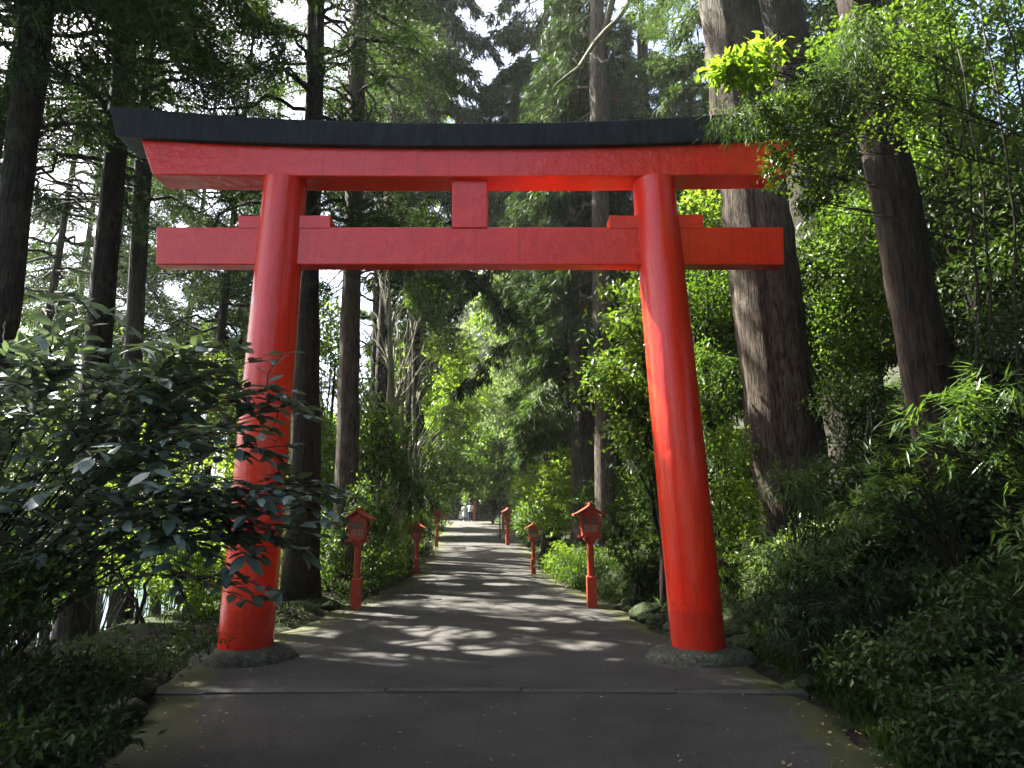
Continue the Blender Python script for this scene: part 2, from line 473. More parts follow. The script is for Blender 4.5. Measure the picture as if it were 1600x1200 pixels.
# asphalt path, one sheet with a skirt
ys = grid_axis([(-30, 3, 20), (3, 30, 130), (30, 69, 60)])
nc = 40
rngp = np.random.default_rng(3)
V = []; moss = []
for y in ys:
    a, b = float(xl(y)), float(xr(y))
    a += .07 * math.sin(y * 2.1) + .05 * math.sin(y * 5.3 + 1); b += .07 * math.sin(y * 1.8 + 2) + .05 * math.sin(y * 4.7)
    for k in range(nc + 1):
        s = k / nc
        x = a + (b - a) * s
        V.append((x, y, float(zr(y)) + .004 + .03 * (1 - (2 * s - 1) ** 2) - (.09 if k in (0, nc) else 0)))
        e = min(x - a, (b - x) * 1.3)
        near = 1.0 - max(0, min(1, (e - .1) / 1.1))
        moss.append(.75 * near)
ii = (np.arange(len(ys) - 1)[:, None] * (nc + 1) + np.arange(nc)[None])
Q = np.stack([ii, ii + 1, ii + nc + 2, ii + nc + 1], -1).reshape(-1, 4)
tag(Geo().add(V, Q).build('path', M['asphalt'], smooth=True, attr={'moss': moss}), kind='structure')

# flush concrete strip across the path
yk = float(ground_hit(735, 1085)[1])
g = Geo()
bounds = [-4.6, -3.2, -1.33, .10, 1.72, 3.3, 4.1]
for a, b in zip(bounds[:-1], bounds[1:]):
    a = max(a, float(xl(yk)) + .05); b = min(b, float(xr(yk)) - .05)
    if b - a < .2: continue
    s = [((x - xl(yk)) / (xr(yk) - xl(yk))) for x in (a, b)]
    zz = [.03 * (1 - (2 * t - 1) ** 2) for t in s]
    zm = (zz[0] + zz[1]) / 2
    box(g, ((a + b) / 2, yk + random.uniform(-.006, .006), zm + float(zr(yk)) + .004 - .10 + random.uniform(0, .006)), (b - a - .022, .17, .225))
o = g.build('kerb_strip', M['kerb']); tag(o, kind='structure')
bv = o.modifiers.new('bevel', 'BEVEL'); bv.width = .008; bv.segments = 2

g = Geo()  # flat dark strip drawn in place of the groove behind the slabs
for q in range(60):
    t0, t1 = q / 60, (q + 1) / 60
    xa, xb_ = [float(xl(yk)) + (float(xr(yk)) - float(xl(yk))) * t for t in (t0, t1)]
    za, zb_ = [float(zr(yk)) + .010 + .03 * (1 - (2 * t - 1) ** 2) for t in (t0, t1)]
    w_ = .014 + .010 * math.sin(q * 1.7) ** 2; y_ = yk + .098
    g.add([(xa, y_ - w_, za), (xb_, y_ - w_, zb_), (xb_, y_ + w_, zb_), (xa, y_ + w_, za)], np.array([[0, 1, 2, 3]]))
tag(g.build('gap_strip', M['gap_dark']), kind='structure')
g = Geo()
g.add([(-160, -60, -3.3), (-4, -60, -3.3), (-4, 200, -3.3), (-160, 200, -3.3)], np.array([[0, 1, 2, 3]]))
tag(g.build('water', M['water']), kind='structure')

# ------------------------------------------------------------------ torii gate
YT = 9.6
def tx(px, py, Y): return at(px, py, Y)
pl0, pl1 = at(383, 1018, YT), at(447, 278, YT)
pr0, pr1 = at(1092, 1018, YT), at(1020, 278, YT)
cxm = (pl0[0] + pr0[0]) / 2
torii = thing('torii_gate', (cxm, YT, 0), 'large vermilion torii gate with black top cap spanning the forest path', 'torii gate')

def pillar(a, b):
    g = Geo()
    a = np.array([a[0], YT, -.03]); 
    n = 24
    s = np.linspace(0, 1, n)
    r0 = 41.5 * pxm(990, YT); r1 = 32.5 * pxm(290, YT)
    zt = at(b[0], 275.5, YT - .235)[2] + .006
    pts = a[None] * (1 - s[:, None]) + np.array([b[0], YT, zt])[None] * s[:, None]
    r = r0 + (r1 - r0) * s + .012 * np.sin(s * PI)
    tube(g, pts, r, 64)
    return g.build('pillar', M['red_pillar'], torii, smooth=True)
for a, b in ((pl0, pl1), (pr0, pr1)):
    o = pillar(a, b)
    md = o.modifiers.new('edges', 'EDGE_SPLIT'); md.split_angle = rad(50)

def plinth(c, w, seed):
    g = Geo(); rng = np.random.default_rng(seed)
    rings = [(1.0, -.15), (1.0, .02), (.97, .08), (.90, .145), (.80, .19), (.66, .215), (.45, .225), (.1, .225)]
    ns = 56; V = []
    a = np.arange(ns) / ns * 2 * PI
    ph = rng.uniform(0, 6, 4)
    edge = 1 + .035 * np.sin(2 * a + ph[0]) + .03 * np.sin(3 * a + ph[1]) + .015 * np.sin(7 * a + ph[2])
    for k, (r, z) in enumerate(rings):
        rr = r * w / 2 * edge
        V.append(np.stack([c[0] + np.cos(a) * rr, YT + np.sin(a) * rr * .95, z * .85 - .175 + .012 * np.sin(5 * a + k + ph[3]) * (r > .5)], 1))
    V = np.concatenate(V); n = len(rings)
    i = np.arange(n - 1)[:, None] * ns; j = np.arange(ns)[None]; j2 = (j + 1) % ns
    Q = np.stack([i + j, i + j2, i + ns + j2, i + ns + j], -1).reshape(-1, 4)
    g.add(V, Q)
    return g.build('plinth_stone', M['stone'], torii, smooth=True)
plinth(pl0, 168 * pxm(1035, YT), 1)
plinth(pr0, 168 * pxm(1035, YT), 2)

def beam(name, mat, yf, yb, prof, bev=.018):
    """prof: list of (px, py_top, py_bottom) left to right on the front face at depth yf"""
    T = [at(p[0], p[1], yf) for p in prof]; B = [at(p[3] if len(p) > 3 else p[0], p[2], yf) for p in prof]
    V = []
    for t, b in zip(T, B):
        V += [(t[0], yf, t[2]), (b[0], yf, b[2]), (b[0], yb, b[2]), (t[0], yb, t[2])]
    n = len(prof); F = []
    for i in range(n - 1):
        a = i * 4; c = a + 4
        for k in range(4):
            k2 = (k + 1) % 4
            F.append((a + k, a + k2, c + k2, c + k))
    F.append((0, 3, 2, 1)); e = (n - 1) * 4; F.append((e, e + 1, e + 2, e + 3))
    o = Geo().add(V, np.array(F)).build(name, mat, torii)
    bm = bmesh.new(); bm.from_mesh(o.data); bmesh.ops.recalc_face_normals(bm, faces=bm.faces); bm.to_mesh(o.data); bm.free()
    if bev:
        m = o.modifiers.new('bevel', 'BEVEL'); m.width = bev; m.segments = 2; m.limit_method = 'ANGLE'; m.angle_limit = rad(40)
    return o

def arch(x, c, left, right, p=2.0, cx=735.0, hw=505.0):
    s = (x - cx) / hw
    return c + ((left if s < 0 else right) - c) * abs(s) ** p

xs = np.linspace(0, 1, 41)
# lintel under the cap: ends cut aslant
YS0, YS1 = YT - .235, YT + .235
prof = []
for s in xs:
    xt = 219 + (1247 - 219) * s; xb = 238 + (1236 - 238) * s
    prof.append((xt, arch(xt, 229.5, 216, 214, 2.3), arch(xb, 276.0, 272.5, 271), xb))
beam('lintel', M['red'], YS0, YS1, prof)
# black cap beam, wider and longer, rising towards its ends
YK0, YK1 = YT - .325, YT + .325
prof = []
for s in xs:
    xt = 170 + (1298 - 170) * s; xb = 181 + (1287 - 181) * s
    prof.append((xt, arch(xt, 192.0, 164.5, 162, 2.1, hw=563), arch(xb, 228.0, 211.5, 210, 2.3, hw=553), xb))
beam('top_cap', M['black'], YK0, YK1, prof)
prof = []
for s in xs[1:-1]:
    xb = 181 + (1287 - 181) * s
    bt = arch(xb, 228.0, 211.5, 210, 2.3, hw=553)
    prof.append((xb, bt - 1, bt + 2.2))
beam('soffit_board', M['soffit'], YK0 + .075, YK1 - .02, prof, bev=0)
# tie beam through the pillars
YN0, YN1 = YT - .115, YT + .115
prof = [(244 + (1224.5 - 244) * s, 354.5, 413.5, 243 + (1226 - 243) * s) for s in np.linspace(0, 1, 9)]
beam('tie_beam', M['red'], YN0, YN1, prof)
beam('centre_strut', M['red'], YT - .14, YT + .14, [(706, 270, 356, 706), (762, 270, 356, 762)])
for x0, x1, yt in ((372, 425, 337), (460, 516, 336.5), (952, 1003, 336.5), (1045, 1099, 335)):
    beam('wedge', M['red'], YT - .125, YT + .125, [(x0, yt, 356.5), (x1, yt, 356.5)], bev=.008)

# ------------------------------------------------------------------ lanterns
LN_H = 2.1
def make_lantern():
    root = thing('lantern', (0, 0, 0), 'x', 'lantern', 'red lanterns lining both sides of the path')
    R = M['lantern_red']
    g = Geo()
    box(g, (0, 0, .30), (.19, .19, .66)); box(g, (0, 0, .645), (.20, .20, .03), (.8, .8)); 
    g.build('base', R, root)
    g = Geo(); box(g, (0, 0, .99), (.135, .135, .68), (.94, .94))
    o = g.build('post', R, root); b = o.modifiers.new('bevel', 'BEVEL'); b.width = .022; b.segments = 1
    g = Geo()
    box(g, (0, 0, 1.345), (.19, .19, .035)); box(g, (0, 0, 1.388), (.24, .24, .05), (1.12, 1.12))
    for k in (-1, 1):
        box(g, (0, k * .10, 1.435), (.50, .04, .042)); box(g, (k * .10, 0, 1.437), (.04, .44, .034))
    g.build('tray', R, root)
    # lamp box, wider at the top
    def side(z0, z1, w0, w1): return (z0, z1, w0, w1)
    z0, z1, w0, w1 = 1.458, 1.86, .33, .42
    def wz(z): return w0 + (w1 - w0) * (z - z0) / (z1 - z0)
    g = Geo()
    for sx in (-1, 1):
        for sy in (-1, 1):
            V = []
            for z in (z0, z1):
                h = wz(z) / 2
                for (a, b) in ((1, 1), (1, -1), (-1, -1), (-1, 1)):
                    V.append((sx * (h - .022) + a * .022, sy * (h - .022) + b * .022, z))
            g.add(V, np.array([[0, 1, 2, 3], [7, 6, 5, 4], [0, 4, 5, 1], [1, 5, 6, 2], [2, 6, 7, 3], [3, 7, 4, 0]]))
    for z, t in ((z0 + .035, .07), (z1 - .02, .04)):
        w = wz(z)
        for k in (-1, 1):
            box(g, (0, k * (w / 2 - .02), z), (w - .09, .032, t)); box(g, (k * (w / 2 - .02), 0, z), (.032, w - .09, t))
    # gable ends under the roof
    for k in (-1, 1):
        y = k * .19
        V = [(-.20, y - .012, 1.862), (.20, y - .012, 1.862), (0, y - .012, 2.0), (-.20, y + .012, 1.862), (.20, y + .012, 1.862), (0, y + .012, 2.0)]
        g.add(V, [np.array([[0, 1, 2], [5, 4, 3]]), np.array([[0, 3, 4, 1], [1, 4, 5, 2], [2, 5, 3, 0]])])
    boxo = g.build('lamp_box', R, root)
    for k in range(4):
        ca, sa = [(1, 0), (0, 1), (-1, 0), (0, -1)][k]
        def rot(v): return (v[0] * ca - v[1] * sa, v[0] * sa + v[1] * ca, v[2])
        za, zb = z0 + .072, z1 - .042
        for (c0, c1, mat) in ((za, za + (zb - za) * .52, 'pane'), (za + (zb - za) * .52 + .001, zb, 'pane_dark')):
            V = []
            for z in (c0, c1):
                w = wz(z); h = w / 2 - .045; y = -(w / 2 - .026)
                V += [(-h, y, z), (h, y, z), (h, y + .008, z), (-h, y + .008, z)]
            g = Geo().add([rot(v) for v in V], np.array([[0, 3, 2, 1], [4, 5, 6, 7], [0, 1, 5, 4], [1, 2, 6, 5], [2, 3, 7, 6], [3, 0, 4, 7]]))
            g.build('window_pane', M[mat], boxo)
        g = Geo()
        def bar(xa, za_, xb, zb_, t):
            V = []
            for (x, z) in ((xa, za_), (xb, zb_)):
                w = wz(z); y = -(w / 2 - .018)
                for dx, dy in ((-1, -1), (1, -1), (1, 1), (-1, 1)):
                    if xa == xb: V.append(rot((x + dx * t, y + dy * .007, z)))
                    else: V.append(rot((x, y + dy * .006, z + dx * t)))
            g.add(V, np.array([[0, 1, 2, 3], [7, 6, 5, 4], [0, 4, 5, 1], [1, 5, 6, 2], [2, 6, 7, 3], [3, 7, 4, 0]]))
        zmid = za + (zb - za) * .52
        bar(0, za, 0, zb, .011)
        hw = wz(zmid) / 2 - .045
        bar(-hw, zmid, hw, zmid, .011)
        for q in (-.5, .5): bar(q * hw, za, q * hw, zmid - .012, .004)
        zq = (za + zmid) / 2; hq = wz(zq) / 2 - .045
        bar(-hq, zq, hq, zq, .004)
        g.build('window_frame', R, boxo)
    # concave gable roof, ridge running away from the path
    g = Geo()
    n = 9; prof = []
    for i in range(-n, n + 1):
        s = i / n; a = abs(s)
        prof.append((s * .345, 2.10 - .225 * (a ** .78) + .035 * max(0, a - .75) * 4 * .5))
    V = []
    yy = (-.30, .30)
    for (x, z) in prof:
        V += [(x, yy[0], z), (x, yy[1], z), (x, yy[1], z - .035), (x, yy[0], z - .035)]
    F = []
    m = len(prof)
    for i in range(m - 1):
        a = i * 4; c = a + 4
        for k in range(4): F.append((a + k, c + k, c + (k + 1) % 4, a + (k + 1) % 4))
    F.append((0, 1, 2, 3)); e = (m - 1) * 4; F.append((e + 3, e + 2, e + 1, e))
    g.add(V, np.array(F))
    rf = g.build('roof', R, root)
    g = Geo(); box(g, (0, 0, 2.105), (.05, .63, .045)); g.build('ridge_cap', R, rf)
    return root

def copy_tree(o, parent=None):
    c = o.copy(); COL.objects.link(c)
    if parent is not None:
        mpi = o.matrix_parent_inverse.copy()
        c.parent = parent; c.matrix_parent_inverse = mpi
    for ch in list(o.children): copy_tree(ch, c)
    return c

lan0 = make_lantern()
lspots = [  # px, base py, depth, pixel height, label, turn
    (925, 945, 14.4, 160, 'dark red wooden lantern on a square post below the mossy bank, nearest on that side', 0),
    (556, 946, 14.3, 153, 'dull red wooden lantern half hidden behind shrub leaves beside the big gate pillar', 0),
    (833.5, 901, 22.6, 80, 'bright orange red lantern standing in full sun beside the sunlit bush', .05),
    (650.5, 900, 22.8, 80, 'red lantern on a post at the path edge in front of pale slim trunks', -.1),
    (682, 852, 34, 58, 'small red lantern farther up the path beside the pale marker block', .1),
    (793, 848, 35, 58, 'small red lantern with a yellowish pane beside the thin dark pole', .2),
]
for i, (px, py, Yd, hp, lab, rz) in enumerate(lspots):
    o = lan0 if i == 0 else copy_tree(lan0)
    x = at(px, py, Yd)[0]
    s = hp * pxm(py - hp / 2, Yd) / LN_H
    o.location = (x, Yd, float(zr(Yd)) - .02)
    o.scale = (s, s, s)
    o.rotation_euler = (rad(random.uniform(-.7, .7)), rad(random.uniform(-.7, .7)), rz)
    o['label'] = lab

# far small things beside the path
g = Geo()
p = at(781, 830, 40); zb = float(zr(40))
tube(g, [(p[0], 40, zb - .1), (p[0], 40, zb + 2.6)], .035, 10); tube(g, [(p[0], 40, zb - .05), (p[0], 40, zb + .22)], .07, 10)
tag(g.build('pole', M['dark_metal']), 'thin dark metal pole at the path edge behind the small yellow paned lantern', 'pole')
p = at(786, 812, 47); zb = float(height(p[0], 47))
g = Geo(); box(g, (p[0], 47, zb + .8), (.14, .14, 1.9)); box(g, (p[0], 47, zb + 1.77), (.18, .18, .05), (.6, .6))
tag(g.build('post', M['post_red']), 'square red wooden post just behind the thin dark pole', 'post')
for px, lab in ((741, 'dark red wooden post just beside the walking couple'), (698, 'dim red wooden post in deep shade left of the walking couple')):
    p = at(px, 815, 68); zb = float(height(p[0], 68))
    g = Geo(); box(g, (p[0], 68, zb + .8), (.22, .22, 2.2)); box(g, (p[0], 68, zb + 1.93), (.28, .28, .06), (.6, .6))
    tag(g.build('post', M['post_red']), lab, 'post')
p = at(669, 842, 33); zb = float(height(p[0], 33))
g = Geo(); box(g, (p[0], 33, zb + .12), (.36, .2, .42), (.95, .7), rot=.35)
o = g.build('marker_block', M['sign']); tag(o, 'small pale yellowish marker block at the mossy edge beside a red lantern', 'marker block')
b = o.modifiers.new('bevel', 'BEVEL'); b.width = .02; b.segments = 2
# ------------------------------------------------------------------ foliage
UP = np.array([0, 0, 1.0])
SHAFTS = []      # (target point, radius): gaps in the canopy along the sun's direction

def shaft_px(px, py, r, Y=None):
    p = ground_hit(px, py) if Y is None else at(px, py, Y)
    SHAFTS.append((p, r))

def keep_mask(P, start=1.2):
    k = np.ones(len(P), bool)
    for T, r in SHAFTS:
        d = P - T
        t = d @ S
        q = d - t[:, None] * S
        k &= ~((t > start) & ((q * q).sum(1) < r * r))
    return k

def leaves(g, P, D, Nn, Ls, Ws, fold=.18, prune=True, wide=.45):
    """diamond leaves folded along the midrib"""
    if prune:
        m = keep_mask(P)
        P, D, Nn, Ls, Ws = P[m], D[m], Nn[m], Ls[m], Ws[m]
    if len(P) == 0: return
    D = nrm(D); Sd = nrm(np.cross(D, Nn)); Nn = np.cross(Sd, D)
    mid = P + D * (Ls * wide)[:, None] + Nn * (fold * Ws)[:, None]
    a = mid + Sd * (Ws / 2)[:, None]; b = mid - Sd * (Ws / 2)[:, None]
    V = np.stack([P, a, P + D * Ls[:, None], b], 1).reshape(-1, 3)
    F = np.arange(len(P) * 4).reshape(-1, 4)
    g.add(V, F)

def big_leaves(g, P, D, Nn, Ls, Ws, curl, fold=.12):
    D = nrm(D); Sd = nrm(np.cross(D, Nn)); Nn = np.cross(Sd, D)
    def pt(t, c): return P + D * (Ls * t)[:, None] - Nn * (curl * Ls * c)[:, None]
    m1, m2, m3 = pt(.25, .03), pt(.55, .14), pt(.8, .32)
    tip = pt(1.0, .55)
    def sd(m, w, k): return m + Sd * (Ws * w * k)[:, None] + Nn * (fold * Ws * w)[:, None]
    V = np.stack([P, sd(m1, .42, 1), m1, sd(m1, .42, -1), sd(m2, .5, 1), m2, sd(m2, .5, -1), sd(m3, .27, 1), m3, sd(m3, .27, -1), tip], 1).reshape(-1, 3)
    b = (np.arange(len(P)) * 11)[:, None]
    T = np.concatenate([b + np.array([q]) for q in ((0, 1, 2), (0, 2, 3), (7, 10, 8), (8, 10, 9))])
    Q = np.concatenate([b + np.array([q]) for q in ((1, 4, 5, 2), (2, 5, 6, 3), (4, 7, 8, 5), (5, 8, 9, 6))])
    g.add(V, [T, Q])

def rdir(rng, n):
    return nrm(rng.normal(size=(n, 3)))

def blob_points(rng, c, r, n, shell=.55):
    d = rdir(rng, n)
    rr = rng.uniform(shell ** 3, 1, n) ** (1 / 3)
    lump = 1 + .16 * np.sin(d[:, 0] * 5 + c[0]) * np.cos(d[:, 2] * 4 + c[1]) + .10 * np.sin(d[:, 1] * 9 + d[:, 2] * 7)
    return np.asarray(c) + d * (rr * lump)[:, None] * np.asarray(r), d

def broad_foliage(g, rng, C, out, cr, per, Lf, Wf, droop=.25, flat=.5, jit=.5, prune=True, fold=.18):
    """clumps of leaves: C centres, out outward directions"""
    n = len(C)
    size = cr * rng.uniform(.6, 1.25, n)
    P = np.repeat(C, per, 0); O = np.repeat(out, per, 0); sz = np.repeat(size, per)
    k = len(P)
    off = rng.normal(size=(k, 3)) * .5; off[:, 2] *= flat
    P = P + off * sz[:, None]
    D = O * .5 + rdir(rng, k) * .8; D[:, 2] -= droop; 
    Nn = UP + rdir(rng, k) * jit + O * .25
    Ls = Lf * rng.uniform(.6, 1.25, k); Ws = Wf * rng.uniform(.7, 1.2, k)
    leaves(g, P, D, Nn, Ls, Ws, prune=prune, fold=fold)

def spray_foliage(g, rng, C, out, per, Lf, Wf, spread=.7, droop=.5, off=.1, prune=True):
    """cedar sprays: narrow fingers fanning out and hanging from each centre"""
    n = len(C)
    P = np.repeat(C, per, 0); O = np.repeat(out, per, 0); k = len(P)
    P = P + rng.normal(size=(k, 3)) * off
    D = O * .55 + rdir(rng, k) * spread; D[:, 2] -= droop
    Ls = Lf * rng.uniform(.55, 1.3, k); Ws = Wf * rng.uniform(.7, 1.3, k)
    leaves(g, P, D, rdir(rng, k) + UP * .4, Ls, Ws, fold=.1, prune=prune, wide=.35)

# ------------------------------------------------------------------ trees
def trunk_pts(a, b, ztop, n):
    a = np.asarray(a); b = np.asarray(b)
    u = (b - a) / (b[2] - a[2])
    zs = np.linspace(a[2], ztop, n)
    return a[None] + u[None] * (zs - a[2])[:, None]

def cedar_crown(rng, g, tw, axis, z0, z1, Lmax, nb, dens=9, per=14, Lf=.26, Wf=.035, droop=.55, prune=True, az=None, rise=.2, sag=.55, low=.55, skip=.0, off=.09, spread=.7):
    """axis: z -> point on the trunk; limbs go to geo tw, sprays to geo g"""
    CC = []; OO = []
    for i in range(nb):
        f = (i + rng.uniform(0, 1)) / nb
        z = z0 + (z1 - z0) * f
        if rng.uniform() < skip: continue
        a = rng.uniform(0, 2 * PI) if az is None else rng.uniform(*az)
        Lb = Lmax * ((1 - f) ** .75 * (1 - low) + low * min(1, .5 + f * 2) * (1 - f * .7)) * rng.uniform(.7, 1.2)
        Lb = max(Lb, .5)
        n = 9
        s = np.linspace(0, 1, n)
        h = np.array([math.cos(a), math.sin(a), 0])
        p0 = axis(z)
        pts = p0 + h * (Lb * s)[:, None] + UP * (Lb * (rise * s - sag * s ** 2))[:, None]
        pts[1:] += rng.normal(0, .03 * Lb, (n - 1, 3))
        if tw is not None:
            tube(tw, pts, np.linspace(.016 * Lb + .012, .006, n), 5, caps=False)
        m = max(4, int(Lb * dens))
        t = rng.uniform(.22, 1, m) ** .8
        lat = nrm(np.cross(h, UP))
        idx = t * (n - 1); i0 = np.clip(idx.astype(int), 0, n - 2); fr = (idx - i0)[:, None]
        c = pts[i0] * (1 - fr) + pts[i0 + 1] * fr
        so = rng.normal(0, .22, m) * Lb * (1.15 - t)
        c = c + lat * so[:, None]; c[:, 2] -= np.abs(so) * .35 + rng.uniform(0, .18, m) * min(1.5, Lb) * .5
        o = h * .8 + lat * np.sign(so)[:, None] * .6
        CC.append(c); OO.append(np.broadcast_to(o, c.shape))
    C = np.concatenate(CC); O = np.concatenate(OO)
    spray_foliage(g, rng, C, O, per, Lf, Wf, droop=droop, off=off, spread=spread, prune=prune)

def tree_at(name, label, cat, pts, radii, mat, crown, group=None, seed=0, sides=28, groove=.06, crown_mat='cedar', flare=1.35):
    """a tree with a real trunk along pts; crown(rng, leaves geo, wood geo, axis) fills the crown"""
    rng = np.random.default_rng(seed)
    root = thing(name, pts[0], label, cat, group)
    g = Geo()
    pts = np.asarray(pts, float).copy()
    r = np.asarray(radii, float).copy()
    zz = pts[:, 2] - pts[0, 2]
    r = r * (1 + (flare - 1) * np.exp(-zz / .7))
    pts[0, 2] -= .4
    wig = rng.normal(0, .012, pts.shape) * r[:, None] * 3; wig[:, 2] = 0
    tube(g, pts + wig, r, sides, groove, rng)
    zs = pts[:, 2]
    def axis(z):
        return np.array([np.interp(z, zs, pts[:, 0]), np.interp(z, zs, pts[:, 1]), z])
    gl = Geo()
    gw = Geo()
    if crown: crown(rng, gl, gw, axis)
    if not gw.empty():
        for V in gw.v: pass
        # limbs are grown from the trunk: one continuous wooden mesh
        off = g.n
        g.v += gw.v
        for k, arrs in gw.f.items(): g.f.setdefault(k, []).extend([a + off for a in arrs])
        g.n += gw.n
    g.build('trunk', M[mat], root, smooth=True)
    if not gl.empty(): gl.build('crown', M[crown_mat], root)
    return root

def trunk_line(pxs, Yd, ztop, n=34, below=0.0):
    """pxs: [(px, py, width_px)] top to bottom (photograph); returns pts, radii along a line at depth Yd"""
    P = np.array([at(a, b, Yd) for a, b, w in pxs]); R = np.array([w / 2 * pxm(b, Yd) for a, b, w in pxs])
    o = np.argsort(P[:, 2]); P = P[o]; R = R[o]
    k = np.polyfit(P[:, 2], P[:, 0], 1)
    kr = np.polyfit(P[:, 2], R, 1)
    x0 = np.polyval(k, 0.0)
    z0 = float(height(x0, Yd)); x0 = np.polyval(k, z0); z0 = float(height(x0, Yd))
    zs = np.linspace(z0, ztop, n)
    r = np.interp(zs, P[:, 2], R)
    hi = zs > P[-1, 2]
    r[hi] = R[-1] * np.clip(1 - (zs[hi] - P[-1, 2]) / max(.1, (ztop + 1 - P[-1, 2])), .05, 1)
    return np.stack([np.polyval(k, zs), np.full(n, float(Yd)), zs], 1), r

# light let through the canopy, where the photograph has its patches of sun
for a in ((690, 1018, .20), (735, 1024, .2), (770, 1026, .16), (655, 1012, .10), (880, 972, .2), (940, 968, .22), (1000, 968, .2), (835, 975, .12),
          (620, 962, .14), (590, 958, .12), (640, 985, .16), (690, 990, .12), (760, 995, .12), (850, 1046, .14), (900, 1050, .12), (620, 1062, .08), (540, 1055, .07),
          (940, 1076, .10), (820, 1076, .07), (750, 958, .12), (800, 950, .15), (640, 930, .2), (700, 935, .25), (760, 930, .18), (850, 935, .3), (900, 940, .2),
          (700, 915, .3), (780, 915, .3), (850, 905, .5), (880, 912, .4), (800, 890, .45), (760, 900, .3), (830, 882, .5), (870, 890, .5), (720, 885, .4), (760, 868, .5),
          (700, 870, .3), (800, 862, .5), (740, 850, .4), (770, 834, .4), (700, 900, .25), (990, 955, .2), (1150, 1072, .07), (300, 1070, .09), (330, 1058, .08)):
    shaft_px(a[0], a[1], a[2] * 1.45)
shaft_px(833, 860, 1.2, 22.6); shaft_px(868, 870, 1.3, 21); shaft_px(800, 885, 1.0)           # the sunlit lantern
shaft_px(833, 835, .5, 22.6)
for a in ((868, 868, 1.0, 22), (880, 890, .7, 20), (850, 872, .8, 24), (862, 780, .9, 25), (880, 720, .8, 25)): shaft_px(*a)
for a in ((1250, 850, .5, 8.5), (1320, 850, .4, 8.5), (1260, 900, .4, 8), (1380, 850, .35, 8.5), (1290, 830, .4, 8.5),
          (1165, 110, .45, 7), (1150, 95, .3, 7), (1190, 120, .3, 7), (1260, 760, .35, 8), (1230, 770, .3, 8), (1450, 690, .3, 6), (1500, 640, .3, 6), (1530, 620, .3, 6),
          (1440, 620, .35, 9), (1425, 560, .25, 9), (1370, 280, .3, 9), (1345, 120, .35, 7), (1260, 270, .25, 7), (1280, 200, .2, 7), (1240, 230, .2, 7),
          (140, 480, .5, 5.2), (60, 600, .3, 5), (200, 520, .3, 5.4), (90, 700, .2, 5), (30, 740, .2, 5), (150, 560, .3, 5.2)): shaft_px(*a)
for y_ in (100, 250, 450, 600, 750, 830): shaft_px(1095 + (y_ - 0) * .115, y_, .35, 13)     # rim of the great trunk
for y_ in (60, 150, 250, 420, 480, 540): shaft_px(560 - y_ * .03, y_, .3, 17)
for a in ((980, 470, .7, 13), (950, 590, .6, 13), (1000, 640, .6, 13), (1010, 560, .6, 13), (1100, 470, .5, 16), (1100, 600, .4, 16), (1110, 720, .4, 16),
          (1330, 510, .4, 13), (1300, 600, .3, 13), (1480, 100, .5, 12), (1500, 60, .45, 12), (1440, 60, .4, 12), (1560, 100, .4, 12), (1350, 520, .4, 13)): shaft_px(*a)

for a in ((765, 450, 2.6, 52), (740, 430, 2.6, 55), (775, 520, 2.4, 50), (780, 600, 2.2, 49), (730, 500, 2.4, 47), (700, 440, 2.4, 46), (700, 560, 2.0, 46)): shaft_px(*a)
for a in ((1240, 880, .55, 8.3), (1340, 850, .55, 8.5), (1290, 900, .5, 8.2), (1400, 860, .4, 8.4), (1200, 900, .4, 8.3)): shaft_px(*a)
for a in ((800, 470, 2.2, 44), (790, 560, 2.2, 44), (760, 460, 2, 42), (750, 560, 2, 42), (700, 480, 2.5, 52), (715, 600, 2.5, 52), (740, 440, 2.5, 48), (800, 620, 1.6, 33), (770, 540, 1.4, 33), (800, 460, 1.2, 30), (650, 500, 1.8, 34), (690, 560, 1.6, 32), (640, 600, 1.4, 30), (600, 520, 1.2, 25), (650, 690, 1.2, 27), (700, 680, 1.2, 30), (620, 300, 1.8, 34), (590, 640, .9, 24),
          (320, 880, .9, 13), (360, 800, .9, 14), (230, 780, .9, 15.5), (160, 850, .8, 15), (280, 690, 1.0, 19), (430, 790, 1.0, 20), (1000, 890, .6, 14), (1020, 860, .6, 14), (1150, 915, .3, 10.4)): shaft_px(*a)

_rs = np.random.default_rng(9)
for Yq in np.arange(22, 62, 3.2):
    for zq in ((2.5, 6, 9.5, 13) if Yq < 38 else (8, 11, 14)):
        SHAFTS.append((np.array([-1.5 + _rs.normal(0, .9), Yq + _rs.normal(0, .9), zq + _rs.normal(0, .9)]), _rs.uniform(.7, 1.6)))
for (x_, y_) in [(px_, py_) for px_ in range(30, 460, 55) for py_ in range(520, 960, 60)]:
    if _rs.uniform() < .6: shaft_px(x_ + _rs.uniform(-20, 20), y_ + _rs.uniform(-20, 20), _rs.uniform(.35, .8), 13 + _rs.uniform(0, 6))
for (x_, y_) in [(px_, py_) for px_ in range(500, 760, 45) for py_ in range(430, 800, 60)]:
    if _rs.uniform() < .45: shaft_px(x_ + _rs.uniform(-15, 15), y_ + _rs.uniform(-20, 20), _rs.uniform(.4, .9), 24 + _rs.uniform(0, 14))
for _ in range(46):
    shaft_px(_rs.uniform(590, 1010), _rs.uniform(900, 1035), _rs.uniform(.10, .26))
for _ in range(26):
    shaft_px(_rs.uniform(670, 860), _rs.uniform(855, 915), _rs.uniform(.25, .5))
for _ in range(30):
    shaft_px(_rs.uniform(0, 280), _rs.uniform(465, 760), _rs.uniform(.12, .28), _rs.uniform(4.8, 5.6))
for a in ((870, 131, .35, 15.5), (890, 118, .35, 15.6), (910, 98, .35, 15.8), (930, 66, .35, 16.2), (950, 45, .35, 16.5), (972, 22, .35, 17)): shaft_px(*a)
